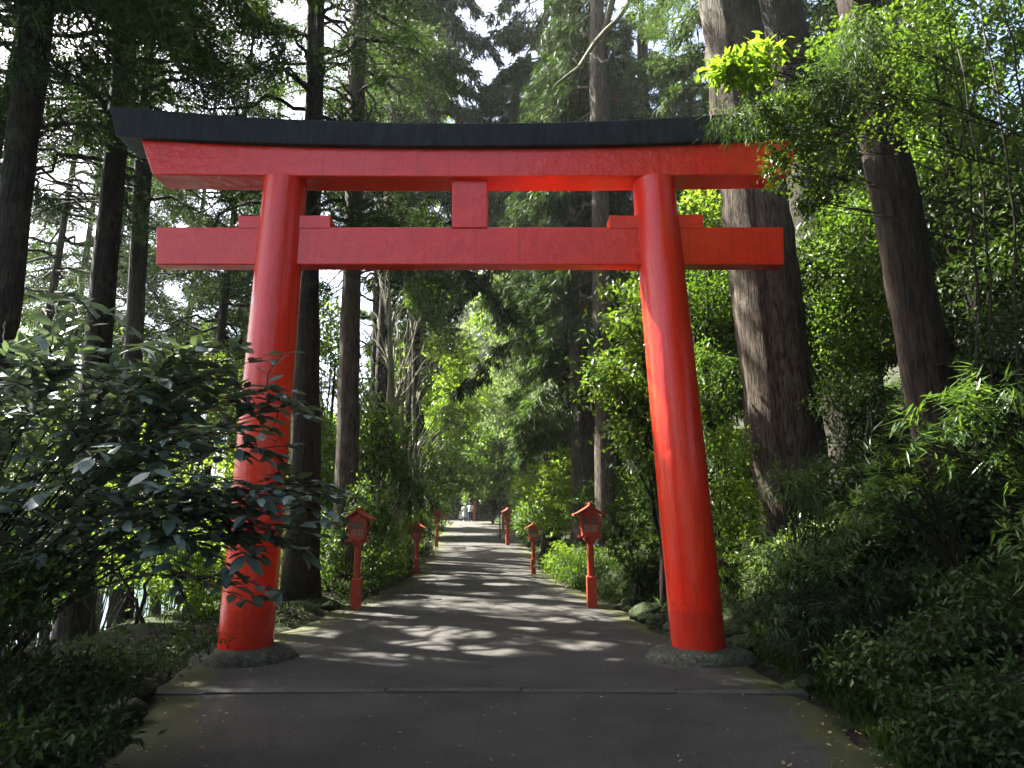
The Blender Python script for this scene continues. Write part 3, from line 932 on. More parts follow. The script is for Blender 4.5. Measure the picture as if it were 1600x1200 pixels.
CED = 'tall cedars at the lake side'
# A: near dark trunk at the far left
def crown_left(z0, z1, Lm, nb, dens=9, **kw):
    kw = dict(dict(per=26, Lf=.16, Wf=.024, droop=.3, off=.13, spread=1.0), **kw)
    return lambda rng, g, w, ax: cedar_crown(rng, g, w, ax, z0, z1, Lm, nb, dens=dens * 1.25, **kw)

pts, r = trunk_line([(62, 0, 42), (22, 350, 44), (-2, 520, 48)], 12.0, 21)
tree_at('cedar_tree', 'dark leaning cedar trunk cut by the picture edge, with a mossy lit edge', 'tree', pts, r, 'bark', crown_left(10.5, 22, 4.2, 70, 10), seed=11, crown_mat='cedar_shaded')
_p = np.array([-14.5, 12.2, float(height(-14.5, 12.2))])  # cedar out of view, added so its crown shades the near asphalt
tree_at('unseen_shade_cedar', 'unseen outermost cedar added by the lake to shade the near asphalt', 'tree', trunk_pts(_p, _p + np.array([.1, .1, 10]), 24, 24), np.linspace(.3, .03, 24), 'bark', crown_left(10.5, 24, 5.2, 90, 9, Lf=.24, Wf=.045), seed=20)
_p = np.array([-11.2, 9.6, float(height(-11.2, 9.6))])  # another out-of-frame cedar, put in for foreground shade
tree_at('unseen_shade_cedar', 'farther unseen cedar added beyond the shrub to help shade the foreground', 'tree', trunk_pts(_p, _p + np.array([.1, .1, 10]), 22, 24), np.linspace(.3, .03, 24), 'bark', crown_left(11.5, 22, 5.0, 80, 9, Lf=.24, Wf=.045), seed=19)
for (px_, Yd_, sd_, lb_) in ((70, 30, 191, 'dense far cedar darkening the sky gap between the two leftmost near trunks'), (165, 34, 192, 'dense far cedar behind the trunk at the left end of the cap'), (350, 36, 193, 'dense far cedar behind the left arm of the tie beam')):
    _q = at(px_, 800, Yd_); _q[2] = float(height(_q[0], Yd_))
    tree_at('cedar_tree', lb_, 'tree', trunk_pts(_q, _q + np.array([.1, .1, 10]), 27, 22), np.linspace(.26, .03, 22), 'bark', crown_left(2.5, 27, 5.0, 95, 7, Lf=.26, Wf=.05, per=20, prune=False), seed=sd_, sides=12, crown_mat='cedar_shaded')
_p = np.array([-7.9, 8.2, float(height(-7.9, 8.2))])  # out-of-frame cedar put in to block sun above the foreground
tree_at('unseen_shade_cedar', 'unseen cedar added beside the shrub to shade the foreground from above', 'tree', trunk_pts(_p, _p + np.array([.1, .1, 10]), 22, 24), np.linspace(.3, .03, 24), 'bark', crown_left(10.5, 22, 5.4, 90, 9, Lf=.24, Wf=.045), seed=18)
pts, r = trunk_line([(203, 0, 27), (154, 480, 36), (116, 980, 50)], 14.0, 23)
tree_at('cedar_tree', 'straight dark cedar trunk rising behind the left end of the black top cap', 'tree', pts, r, 'bark', crown_left(9.5, 23, 4.4, 80, 10), seed=12, crown_mat='cedar_shaded')
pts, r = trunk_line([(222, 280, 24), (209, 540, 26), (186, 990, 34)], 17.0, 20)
tree_at('cedar_tree', 'slimmer dark cedar trunk below the pale underside of the black cap', 'tree', pts, r, 'bark', crown_left(9.0, 21, 3.8, 60, 10), seed=13, crown_mat='cedar_shaded')
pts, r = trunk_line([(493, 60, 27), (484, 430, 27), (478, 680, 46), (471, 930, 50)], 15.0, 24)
tree_at('cedar_tree', 'dark cedar trunk close behind the shrub side gate pillar', 'tree', pts, r, 'bark', crown_left(7.5, 24, 4.2, 95, 9), seed=14, crown_mat='cedar_shaded')
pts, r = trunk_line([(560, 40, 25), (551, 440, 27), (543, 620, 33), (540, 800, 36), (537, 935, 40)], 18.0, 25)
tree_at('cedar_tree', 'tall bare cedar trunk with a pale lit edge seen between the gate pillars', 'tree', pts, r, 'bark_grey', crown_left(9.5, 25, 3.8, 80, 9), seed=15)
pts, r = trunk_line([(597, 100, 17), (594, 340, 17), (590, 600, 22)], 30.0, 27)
tree_at('cedar_tree', 'slender far cedar trunk just right of the bare trunk with the lit edge', 'tree', pts, r, 'bark', crown_left(9.0, 27, 4.2, 60, 8, Lf=.4, Wf=.06), seed=16, crown_mat='cedar_shaded')
# cedars standing between those trunks and the lake, known by their foliage against the sky
LK = 'dark cedars against the bright sky'
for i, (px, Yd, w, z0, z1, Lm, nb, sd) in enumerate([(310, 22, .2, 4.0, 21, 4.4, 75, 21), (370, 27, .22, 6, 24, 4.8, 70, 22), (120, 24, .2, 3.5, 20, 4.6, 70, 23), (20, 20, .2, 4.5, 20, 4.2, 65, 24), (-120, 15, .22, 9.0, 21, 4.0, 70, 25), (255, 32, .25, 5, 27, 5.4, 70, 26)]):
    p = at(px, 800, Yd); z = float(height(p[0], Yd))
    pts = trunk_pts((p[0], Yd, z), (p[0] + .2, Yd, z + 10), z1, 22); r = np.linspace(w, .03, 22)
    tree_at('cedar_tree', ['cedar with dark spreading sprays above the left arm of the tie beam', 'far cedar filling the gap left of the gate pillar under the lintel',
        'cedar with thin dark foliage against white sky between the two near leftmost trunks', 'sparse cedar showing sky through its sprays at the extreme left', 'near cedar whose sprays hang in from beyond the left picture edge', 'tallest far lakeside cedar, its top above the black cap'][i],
        'tree', pts, r, 'bark', (lambda z0, z1, Lm, nb, Yd: crown_left(z0, z1, Lm, nb, 8, Lf=.12 + Yd * .004, Wf=.018 + Yd * .0008))(z0, z1, Lm, nb, Yd), seed=sd, sides=14, crown_mat='cedar_shaded')

# the great trunk behind the gate and its twin
pts, r = trunk_line([(1136, 0, 86), (1183, 330, 100), (1201, 500, 104), (1221, 700, 108), (1250, 850, 104)], 13.0, 26, n=60)
tree_at('great_cedar_tree', 'massive grey barked cedar trunk behind the red gate pillar, lit along one edge', 'tree', pts, r, 'bark_grey', crown_left(14.5, 27, 4.6, 45, 9), seed=31, sides=72, groove=.05, flare=1.0)
pts, r = trunk_line([(1212, 0, 78), (1272, 330, 66), (1290, 430, 70)], 16.0, 26, n=50)
tree_at('great_cedar_tree', 'thick shaded cedar trunk just behind the massive grey barked one', 'tree', pts, r, 'bark', crown_left(15.5, 27, 4.4, 45, 8), seed=32, sides=40, groove=.05)
pts, r = trunk_line([(1342, 40, 58), (1394, 260, 64), (1440, 547, 70), (1475, 760, 74)], 9.5, 22, n=50)
tree_at('leaning_cedar_tree', 'dark leaning trunk with reddish sunlit bark patches above the bamboo leaves', 'tree', pts, r, 'bark_red', crown_left(12.5, 22, 4.2, 40, 9), seed=33, sides=48, groove=.06, flare=1.1)

# centre right: hanging dark cedars past the gate
def hang(z0, z1, Lm, nb, **kw):
    return lambda rng, g, w, ax: cedar_crown(rng, g, w, ax, z0, z1, Lm, nb, dens=16, per=20, droop=.95, sag=.75, **kw)
pts, r = trunk_line([(908, 640, 34), (915, 860, 38)], 24.0, 22)
tree_at('cedar_tree', 'dark green cedar with hanging sprays filling the gate opening, trunk behind the nearest lantern', 'tree', pts, r, 'bark_grey', hang(5.2, 22, 3.5, 80, Lf=.36, Wf=.05), seed=41)
pts, r = trunk_line([(965, 640, 26), (968, 860, 30)], 27.0, 24)
tree_at('cedar_tree', 'shaded cedar trunk right of the nearest lantern with dark foliage overhead', 'tree', pts, r, 'bark', hang(6.5, 24, 4.4, 70, Lf=.36, Wf=.05), seed=42)
pts, r = trunk_line([(886, 600, 26), (890, 800, 28)], 33.0, 25)
tree_at('cedar_tree', 'cedar with drooping green sprays beside the pale lit foliage at the middle', 'tree', pts, r, 'bark', hang(6.0, 25, 3.9, 80, Lf=.42, Wf=.06), seed=43)
def limb_tree(rng, g, w, ax):
    cedar_crown(rng, g, w, ax, 9, 25, 4.4, 60, dens=11, per=18, droop=.7, Lf=.34, Wf=.05, az=(.2, 2.94))
pts, r = trunk_line([(934, 60, 24), (936, 185, 26)], 21.0, 25)
limb_root = tree_at('cedar_tree', 'cedar above the black cap with a long bare curved limb', 'tree', pts, r, 'bark_grey', limb_tree, seed=44, crown_mat='cedar_shaded')
_lp = [at(862, 140, 15.5), at(870, 131, 15.5), at(886, 119, 15.6), at(904, 106, 15.8), at(918, 84, 16), at(930, 66, 16.2), at(946, 48, 16.5), at(962, 34, 16.8), at(974, 18, 17), at(987, -6, 17.4), at(1000, -60, 18), at(990, -130, 19.2), np.array([np.interp(17.5, pts[:, 2], pts[:, 0]), 21.0, 17.5])]
gl_ = Geo(); tube(gl_, _lp, [.012, .03, .04, .05, .055, .062, .066, .072, .078, .085, .09, .1, .11], 10, .06, np.random.default_rng(4))
for q_, e_ in ((3, (890, 60)), (5, (900, 40)), (4, (950, 100))): tube(gl_, curve(_lp[q_], at(e_[0], e_[1], 15.6), .0, 7, .03, np.random.default_rng(q_)), np.linspace(.022, .005, 7), 5)
gl_.build('bare_limb', M['bark_pale'], limb_root, smooth=True)  # bark paler than the trunk's: sunlight put into the limb's colour
for a in ((870, 131, .3, 15.5), (904, 106, .3, 15.8), (930, 66, .3, 16.2), (962, 34, .3, 16.8)): pass
pts, r = trunk_line([(1004, 60, 16), (1006, 185, 17)], 28.0, 26)
tree_at('cedar_tree', 'thin far trunk above the black cap between the curved limb and the great trunk', 'tree', pts, r, 'bark', hang(7.5, 26, 4.2, 70, Lf=.4, Wf=.055), seed=45)
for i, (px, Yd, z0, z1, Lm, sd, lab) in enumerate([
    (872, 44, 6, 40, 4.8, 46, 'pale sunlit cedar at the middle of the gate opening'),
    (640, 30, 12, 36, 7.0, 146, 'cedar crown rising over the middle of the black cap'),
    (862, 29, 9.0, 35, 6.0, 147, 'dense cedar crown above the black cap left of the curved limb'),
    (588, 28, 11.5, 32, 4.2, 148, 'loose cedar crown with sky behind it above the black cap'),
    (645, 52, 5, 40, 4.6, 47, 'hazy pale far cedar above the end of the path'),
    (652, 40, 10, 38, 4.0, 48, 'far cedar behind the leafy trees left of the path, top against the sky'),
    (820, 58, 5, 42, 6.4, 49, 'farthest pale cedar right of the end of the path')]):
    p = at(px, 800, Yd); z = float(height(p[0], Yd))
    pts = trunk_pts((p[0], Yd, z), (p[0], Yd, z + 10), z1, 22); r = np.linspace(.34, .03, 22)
    tree_at('cedar_tree', lab, 'tree', pts, r, 'bark', hang(z0, z1, Lm, 110, Lf=.2 + Yd * .007, Wf=.03 + Yd * .0011), seed=sd, sides=14, crown_mat='cedar_lit' if Yd > 56 else ('cedar_shaded' if Yd < 35 else 'cedar'))

# broadleaf trees left of the path
def broad_crown(blobs, per=26, Lf=.16, Wf=.085, cr=.5, n=None, limbs=9, **kw):
    def f(rng, g, w, ax):
        for (px, py, Yd, rx, ry, rz, cnt) in blobs:
            c = at(px, py, Yd); k = pxm(py, Yd)
            R = (rx * k, rz, ry * k)
            C, o = blob_points(rng, c, R, cnt, .35)
            broad_foliage(g, rng, C, o, cr, per, Lf, Wf, **kw)
            b0 = ax(max(ax(0)[2], c[2] - R[2] - 1.2))
            for q in rng.choice(len(C), min(limbs, len(C)), replace=False):
                tube(w, curve(b0, C[q], .0, 7, .06, rng, bend=(0, 0, .3)), np.linspace(.035, .008, 7), 5, caps=False)
    return f
pts, r = trunk_line([(612, 640, 12), (616, 800, 13), (617, 870, 15)], 24.0, 11, n=20)
tree_at('slim_tree', 'slim tree with pale straight trunk and mid green leaves behind the middle lantern', 'tree', pts, r, 'bark_pale', broad_crown([(600, 600, 24, 60, 90, 1.6, 150), (650, 520, 25, 55, 90, 1.8, 150), (590, 480, 25, 50, 70, 1.6, 150), (615, 440, 25, 60, 50, 1.6, 130), (560, 600, 24, 30, 70, 1.2, 90)]), seed=51, sides=14, crown_mat='broad', groove=.03)
pts, r = trunk_line([(630, 720, 9), (634, 860, 10)], 26.0, 9, n=20)
tree_at('slim_tree', 'thinner pale trunk beside the slim straight one', 'tree', pts, r, 'bark_pale', broad_crown([(660, 650, 26, 50, 70, 1.6, 140), (700, 690, 28, 45, 50, 1.5, 90)]), seed=52, sides=12, crown_mat='broad', groove=.03)
pts, r = trunk_line([(648, 720, 8), (650, 850, 10)], 28.0, 12, n=20)
tree_at('slim_tree', 'third pale slim trunk of the group nearest the path', 'tree', pts, r, 'bark_pale', broad_crown([(650, 440, 30, 60, 70, 2.0, 170), (690, 540, 30, 50, 70, 2.0, 150)], Lf=.2, Wf=.1), seed=53, sides=12, crown_mat='bright', groove=.03)
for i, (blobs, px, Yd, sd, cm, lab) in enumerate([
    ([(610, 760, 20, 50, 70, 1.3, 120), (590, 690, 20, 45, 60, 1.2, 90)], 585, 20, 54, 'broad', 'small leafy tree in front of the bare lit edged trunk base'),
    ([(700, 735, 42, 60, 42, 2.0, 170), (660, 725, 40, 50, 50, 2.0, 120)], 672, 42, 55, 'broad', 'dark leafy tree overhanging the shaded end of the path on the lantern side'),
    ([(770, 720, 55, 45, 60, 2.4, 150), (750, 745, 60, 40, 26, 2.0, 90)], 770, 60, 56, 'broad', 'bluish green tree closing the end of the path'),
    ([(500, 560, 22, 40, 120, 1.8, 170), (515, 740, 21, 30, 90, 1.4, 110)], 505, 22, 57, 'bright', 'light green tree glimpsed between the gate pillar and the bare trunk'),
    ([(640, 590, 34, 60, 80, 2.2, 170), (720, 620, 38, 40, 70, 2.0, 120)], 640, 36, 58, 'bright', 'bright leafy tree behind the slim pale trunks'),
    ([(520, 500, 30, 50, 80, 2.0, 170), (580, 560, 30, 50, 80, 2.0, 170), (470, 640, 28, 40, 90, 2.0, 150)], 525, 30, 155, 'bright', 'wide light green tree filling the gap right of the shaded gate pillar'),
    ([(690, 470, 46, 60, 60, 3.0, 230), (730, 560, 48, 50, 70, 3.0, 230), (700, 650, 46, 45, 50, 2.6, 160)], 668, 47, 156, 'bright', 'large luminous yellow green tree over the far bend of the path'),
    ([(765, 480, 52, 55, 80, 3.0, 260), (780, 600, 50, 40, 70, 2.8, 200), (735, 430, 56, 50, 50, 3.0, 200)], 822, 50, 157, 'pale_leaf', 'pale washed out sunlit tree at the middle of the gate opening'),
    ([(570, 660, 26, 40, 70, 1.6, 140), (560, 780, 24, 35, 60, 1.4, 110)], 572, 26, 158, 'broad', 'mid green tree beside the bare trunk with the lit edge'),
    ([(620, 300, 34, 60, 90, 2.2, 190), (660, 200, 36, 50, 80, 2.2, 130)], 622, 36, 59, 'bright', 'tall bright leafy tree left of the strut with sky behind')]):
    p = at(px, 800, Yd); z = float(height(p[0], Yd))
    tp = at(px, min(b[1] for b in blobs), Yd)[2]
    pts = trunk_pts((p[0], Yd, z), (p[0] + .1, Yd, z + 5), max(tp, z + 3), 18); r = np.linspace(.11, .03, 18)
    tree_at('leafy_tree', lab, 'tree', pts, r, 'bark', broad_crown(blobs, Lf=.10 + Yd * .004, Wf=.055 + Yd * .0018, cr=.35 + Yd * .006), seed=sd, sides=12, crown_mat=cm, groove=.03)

# right side leafy trees between pillar and great trunk, and on the hillside
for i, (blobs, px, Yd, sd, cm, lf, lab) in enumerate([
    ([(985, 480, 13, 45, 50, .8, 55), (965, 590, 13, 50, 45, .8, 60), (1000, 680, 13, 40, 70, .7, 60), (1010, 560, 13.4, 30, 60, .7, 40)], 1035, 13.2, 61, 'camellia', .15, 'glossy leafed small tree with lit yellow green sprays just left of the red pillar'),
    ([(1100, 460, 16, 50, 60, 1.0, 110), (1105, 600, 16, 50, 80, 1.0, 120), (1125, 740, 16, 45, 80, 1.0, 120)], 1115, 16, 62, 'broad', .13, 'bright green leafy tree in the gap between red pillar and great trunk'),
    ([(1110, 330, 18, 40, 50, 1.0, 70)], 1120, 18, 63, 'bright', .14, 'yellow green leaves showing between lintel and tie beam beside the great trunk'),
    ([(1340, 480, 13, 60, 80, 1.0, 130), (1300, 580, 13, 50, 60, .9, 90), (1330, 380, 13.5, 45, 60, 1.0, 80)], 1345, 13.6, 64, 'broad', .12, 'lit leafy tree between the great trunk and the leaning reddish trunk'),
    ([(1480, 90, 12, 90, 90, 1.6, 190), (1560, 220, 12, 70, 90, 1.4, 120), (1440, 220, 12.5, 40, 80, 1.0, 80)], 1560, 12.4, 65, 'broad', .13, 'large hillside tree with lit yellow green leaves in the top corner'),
    ([(1560, 440, 10.5, 70, 100, 1.2, 170), (1500, 330, 11, 50, 70, 1.2, 90), (1590, 330, 11, 60, 60, 1, 80)], 1570, 10.8, 66, 'broad_shaded', .12, 'dark leafy hillside tree right of the leaning reddish trunk'),
    ([(1270, 200, 17, 60, 130, 1.6, 190), (1330, 330, 18, 50, 90, 1.4, 120), (1290, 60, 18, 60, 70, 1.6, 110)], 1300, 18, 67, 'broad_shaded', .15, 'leafy tree in shade behind the right end of the lintel'),
    ([(1430, 330, 15, 70, 120, 1.5, 190), (1480, 480, 15, 60, 90, 1.5, 140)], 1450, 15.4, 68, 'broad_shaded', .14, 'shadowy leafy tree behind the leaning reddish trunk')]):
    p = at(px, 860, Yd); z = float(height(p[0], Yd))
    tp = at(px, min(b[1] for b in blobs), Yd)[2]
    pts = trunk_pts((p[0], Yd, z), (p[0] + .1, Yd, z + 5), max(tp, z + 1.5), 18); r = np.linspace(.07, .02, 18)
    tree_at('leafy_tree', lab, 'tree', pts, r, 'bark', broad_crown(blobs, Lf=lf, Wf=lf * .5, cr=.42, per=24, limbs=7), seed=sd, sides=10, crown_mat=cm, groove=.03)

# forest on the hillside and far off: shared crowns, separate trees
def proto_cedar(seed, H, Lm, nb, mat, Lf, Wf):
    rng = np.random.default_rng(seed)
    root = thing('hillside_cedar_tree', (0, 0, 0), 'x', 'tree', 'x')
    pts = trunk_pts((0, 0, -.6), (.1, .05, H / 2), H, 22); r = np.linspace(.34, .03, 22)
    g = Geo(); tube(g, pts, r, 16, .05, rng)
    gl = Geo()
    cedar_crown(rng, gl, g, lambda z: np.array([z / H * .2, z / H * .1, z]), H * .16, H, Lm, nb, dens=9, per=14, Lf=Lf, Wf=Wf, droop=.8, sag=.65, prune=False)
    g.build('trunk', M['bark'], root, smooth=True); gl.build('crown', M[mat], root)
    return root
def proto_high(seed, H):  # high-crowned cedar, added out of view to close the sky over the path
    rng = np.random.default_rng(seed)
    root = thing('unseen_shade_cedar', (0, 0, 0), 'x', 'tree', 'x')
    pts = trunk_pts((0, 0, -.6), (.1, .05, H / 2), H, 22); r = np.linspace(.42, .03, 22)
    g = Geo(); tube(g, pts, r, 20, .05, rng); gl = Geo()
    cedar_crown(rng, gl, g, lambda z: np.array([z / H * .2, z / H * .1, z]), 10.5, H, 6.2, 110, dens=10, per=16, Lf=.34, Wf=.06, droop=.4, sag=.3, prune=False)
    g.build('trunk', M['bark'], root, smooth=True); gl.build('crown', M['cedar'], root)
    return root
def proto_broad(seed, mat, Lf):
    rng = np.random.default_rng(seed)
    root = thing('hillside_leafy_tree', (0, 0, 0), 'x', 'tree', 'x')
    pts = trunk_pts((0, 0, -.6), (.4, .2, 4), 6.5, 16); r = np.linspace(.16, .03, 16)
    g = Geo(); tube(g, pts, r, 12, .04, rng); gl = Geo()
    for k in range(9):
        c = np.array([rng.normal(0, 1.5), rng.normal(0, 1.5), rng.uniform(2.2, 8)])
        C, o = blob_points(rng, c, (1.6, 1.6, 1.1), 60, .3)
        broad_foliage(gl, rng, C, o, .5, 26, Lf, Lf * .5, prune=False)
        for q in range(3): tube(g, curve((0.1, 0, min(6, c[2] * .6)), C[q], 0, 7, .08, rng), np.linspace(.05, .01, 7), 5, caps=False)
    g.build('trunk', M['bark'], root, smooth=True); gl.build('crown', M[mat], root)
    return root
protos = {'c4': proto_high(77, 24), 'c1': proto_cedar(71, 24, 4.6, 95, 'cedar', .42, .06), 'c2': proto_cedar(72, 21, 4.2, 85, 'cedar', .42, .06), 'c3': proto_cedar(73, 26, 5.0, 90, 'cedar_lit', .5, .075),
          'b1': proto_broad(74, 'broad_shaded', .19), 'b2': proto_broad(75, 'bright', .19)}
used = set()
def place(kind, x, y, rz, s, label, group):
    o = protos[kind] if kind not in used else copy_tree(protos[kind])
    used.add(kind)
    o.location = (x, y, float(height(x, y))); o.rotation_euler = (0, 0, rz); o.scale = (s, s, s)
    o['label'] = label; o['group'] = group
rngf = np.random.default_rng(8)
FR = 'cedars of the hillside wood'; FB = 'leafy trees of the hillside wood'; FL = 'trees of the far lakeside wood'
LAB = {FR: 'cedar in the crowded dark wood on the slope', FB: 'leafy tree in the crowded wood on the slope', FL: 'tree in the far wood beyond the lakeside trunks'}
spots = []
for (x, y, k) in [(8, 20, 'c1'), (12, 17, 'b1'), (10, 25, 'c2'), (14, 22, 'c1'), (16, 14, 'c2'), (13, 10.5, 'b1'), (18, 10, 'c1'), (9, 31, 'c1'), (7, 36, 'b1'), (12, 38, 'c2'), (16, 30, 'c3'), (6, 43, 'c1'),
                  (11, 47, 'c1'), (4, 52, 'c2'), (17, 42, 'c1'), (8, 58, 'c3'), (2, 64, 'c1'), (14, 56, 'c2'), (21, 20, 'b1'), (22, 34, 'c1'), (15, 5, 'b1'), (19, 4, 'c2'), (11, 7.5, 'b1'), (24, 12, 'c1'), (8.5, 15.5, 'b1')]:
    spots.append((x, y, k, FR if k[0] == 'c' else FB))
for (x, y, k) in [(-3, 82, 'c1'), (-9, 84, 'c3'), (3, 80, 'c2'), (-15, 80, 'c1'), (-6, 92, 'c3'), (0, 95, 'c3'), (-20, 84, 'c2'), (9, 86, 'c1'), (-12, 96, 'c3'), (6, 98, 'c3'), (-5.5, 73, 'b1'), (-1, 76, 'b1'), (-9, 74, 'b1'), (-13, 70, 'b2'),
                  (-2.5, 104, 'c3'), (-9, 108, 'c3'), (4, 110, 'c3'), (-15, 112, 'c1')]:
    spots.append((x, y, k, FR if k[0] == 'c' else FB))
for (x, y, k) in [(-10, 52, 'b2'), (-12, 60, 'b1'), (-9, 42, 'b2'), (-16, 66, 'b2'), (-22, 70, 'c2'), (-28, 70, 'b1'), (-34, 68, 'b2'), (-42, 66, 'b1'), (-52, 64, 'b2')]:
    spots.append((x, y, k, FL))
for (px_, Yd_) in [(690, 71), (715, 73), (742, 72), (768, 71), (792, 70), (730, 77), (765, 77), (800, 75), (700, 79)]:
    spots.append((float(at(px_, 800, Yd_)[0]), Yd_, 'b1', FB))
for (x, y, k) in [(3.2, -14, 'c1'), (-3.5, -19, 'c2'), (8, -11, 'c1'), (6.6, 2.5, 'c4'), (8.5, -3.5, 'c4'), (11, -1, 'b1'), (10.5, 4.5, 'c4'), (9.5, 4.5, 'b1'), (6.4, 1.0, 'b1'), (6.0, -2.5, 'b1'), (-9.5, 0, 'b1'), (-7.5, -2.5, 'b1')]:  # unseen trees added beside and behind the camera to dim corners and shape reflections
    spots.append((x, y, k, FR if k[0] == 'c' else FB))
for (x, y, k, gname) in spots:
    place(k, x + rngf.uniform(-.5, .5), y + rngf.uniform(-.5, .5), rngf.uniform(0, 6.28), rngf.uniform(.88, 1.15), LAB[gname], gname)
for k, o in protos.items():
    if k not in used:
        for ch in list(o.children): bpy.data.objects.remove(ch)
        bpy.data.objects.remove(o)
#PART3
# ------------------------------------------------------------------ shrubs and undergrowth
def shrub(name, label, cat, base, blobs, mat, seed, style='broad', Lf=.1, Wf=.05, per=20, cr=.3, group=None, stems=8, prune=True, sr=.012, **kw):
    rng = np.random.default_rng(seed)
    bz = float(height(base[0], base[1]))
    root = thing(name, (base[0], base[1], bz), label, cat, group)
    gl = Geo(); gs = Geo()
    b0 = np.array([base[0], base[1], bz - .1])
    for (px, py, Yd, rx, ry, rz, cnt) in blobs:
        c = at(px, py, Yd); k = pxm(py, Yd)
        C, o = blob_points(rng, c, (rx * k, rz, ry * k), cnt, .25)
        ok = C[:, 2] > height(C[:, 0], C[:, 1]) + .03
        C, o = C[ok], o[ok]
        if len(C) == 0: continue
        if style == 'broad':
            broad_foliage(gl, rng, C, o, cr, per, Lf, Wf, prune=prune, **kw)
        elif style == 'bamboo':
            O = nrm(o + np.array([0, 0, .2]))
            n = len(C); P = np.repeat(C, per, 0); k_ = len(P)
            P = P + rng.normal(size=(k_, 3)) * .035
            A = np.repeat(nrm(rng.normal(size=(n, 3)) * np.array([1, 1, .3]) + o * .5), per, 0)
            D = A * .8 + rdir(rng, k_) * .45; D[:, 2] -= .28
            leaves(gl, P, D, UP + rdir(rng, k_) * .35, Lf * rng.uniform(.6, 1.25, k_), Wf * rng.uniform(.7, 1.2, k_), fold=.12, prune=prune, wide=.3)
        elif style == 'spray':
            spray_foliage(gl, rng, C, o, per, Lf, Wf, prune=prune, off=cr, **kw)
        for q in rng.choice(len(C), min(stems, len(C)), replace=False):
            tube(gs, curve(b0 + rng.normal(0, .06, 3) * np.array([1, 1, 0]), C[q], 0, 8, .03, rng, bend=(0, 0, .25)), np.linspace(sr, .004, 8), 5, caps=False)
    if not gs.empty(): gs.build('stems', M['twig'], root, smooth=True)
    gl.build('foliage', M[mat], root)
    return root

# the big leafed glossy shrub in the left foreground: arching shoots with alternate leaves
def arching_shrub(label, base, targets, seed, Lf=.165, Wf=.072, step=.058, group=None):
    rng = np.random.default_rng(seed)
    bz = float(height(base[0], base[1]))
    root = thing('glossy_shrub', (base[0], base[1], bz), label, 'shrub', group)
    gl = Geo(); gs = Geo()
    P = []; D = []; NN = []; Ls = []
    for (px, py, Yd) in targets:
        e = at(px, py, Yd)
        b0 = np.array([base[0], base[1], bz - .1]) + rng.normal(0, .12, 3) * np.array([1, 1, 0])
        Lh = np.linalg.norm((e - b0)[:2])
        pts = curve(b0, e, 0, 16, .012, rng, bend=(0, 0, .12 + .16 * Lh))
        pts[12:] += np.array([0, 0, -1.0]) * (np.linspace(0, 1, 4) ** 2 * .03)[:, None]
        tube(gs, pts, np.linspace(.011, .003, 16), 6, caps=False)
        shoots = [pts[8:]]
        for q in range(5):
            i = rng.integers(9, 15); d = nrm((pts[min(i + 2, 15)] - pts[i]) + rng.normal(0, .25, 3) * np.array([1, 1, .35]))
            Lq = rng.uniform(.25, .6)
            sp = curve(pts[i], pts[i] + d * Lq + np.array([0, 0, -.05]), 0, 8, .008, rng, bend=(0, 0, .05))
            tube(gs, sp, np.linspace(.006, .003, 8), 5, caps=False); shoots.append(sp)
        for sp in shoots:
            ln = np.linalg.norm(np.diff(sp, axis=0), axis=1); cum = np.concatenate([[0], np.cumsum(ln)])
            n = max(3, int(cum[-1] / step))
            for j in range(n + 3):
                t = cum[-1] * min(1, (j + .5) / n)
                p = np.array([np.interp(t, cum, sp[:, k]) for k in range(3)])
                i = min(len(sp) - 2, int(np.searchsorted(cum, t)) - 1); i = max(0, i)
                ax = nrm(sp[i + 1] - sp[i])
                lat = nrm(np.cross(ax, UP)) * (1 if j % 2 else -1)
                d = ax * rng.uniform(.3, 1.0) + lat * rng.uniform(.4, 1.1) + UP * rng.uniform(-.16, .16)
                P.append(p); D.append(d); NN.append(UP + rng.normal(0, .24, 3)); Ls.append(Lf * rng.uniform(.55, 1.2))
    P = np.array(P); D = np.array(D); NN = np.array(NN); Ls = np.array(Ls)
    m = keep_mask(P, .9) & (P[:, 2] > 1.0)
    P, D, NN, Ls = P[m], D[m], NN[m], Ls[m]
    big_leaves(gl, P, D, NN, Ls, Ls * Wf / Lf * rng.uniform(.85, 1.15, len(P)), rng.uniform(.02, .35, len(P)))
    gs.build('stems', M['twig'], root, smooth=True)
    gl.build('foliage', M['gloss'], root, smooth=True)
    return root

rs = np.random.default_rng(77)
tg = []
for i in range(46):
    px = rs.uniform(-60, 400); top = 470 + max(0, px - 120) * .25 + max(0, 60 - px) * .4
    py = top + (rs.uniform(0, 1) ** 1.0) * (840 - top)
    tg.append((px, py, rs.uniform(4.4, 6.0)))
tg += [(170, 472, 5.2), (120, 490, 5.0), (340, 540, 5.4), (390, 560, 5.3), (300, 520, 5.6), (420, 600, 5.2), (455, 605, 5.1), (450, 690, 5.2), (410, 660, 5.0), (480, 630, 5.4)]
b = at(-190, 1000, 5.2)
arching_shrub('broad shrub of big glossy dark leaves filling the left foreground before the gate', (b[0], 5.2), tg, 81)
tg = [(430, 800, 5.0), (480, 770, 5.2), (525, 800, 5.3), (530, 765, 5.4), (470, 850, 5.0), (440, 770, 4.9), (380, 800, 4.9), (495, 830, 5.2), (400, 850, 5.0), (380, 930, 4.9), (340, 800, 5.2), (300, 840, 5.0)]
b = at(-120, 1040, 5.6)
arching_shrub('low arm of dark glossy leaves reaching across the foot of the shaded gate pillar', (b[0], 5.6), tg, 82)

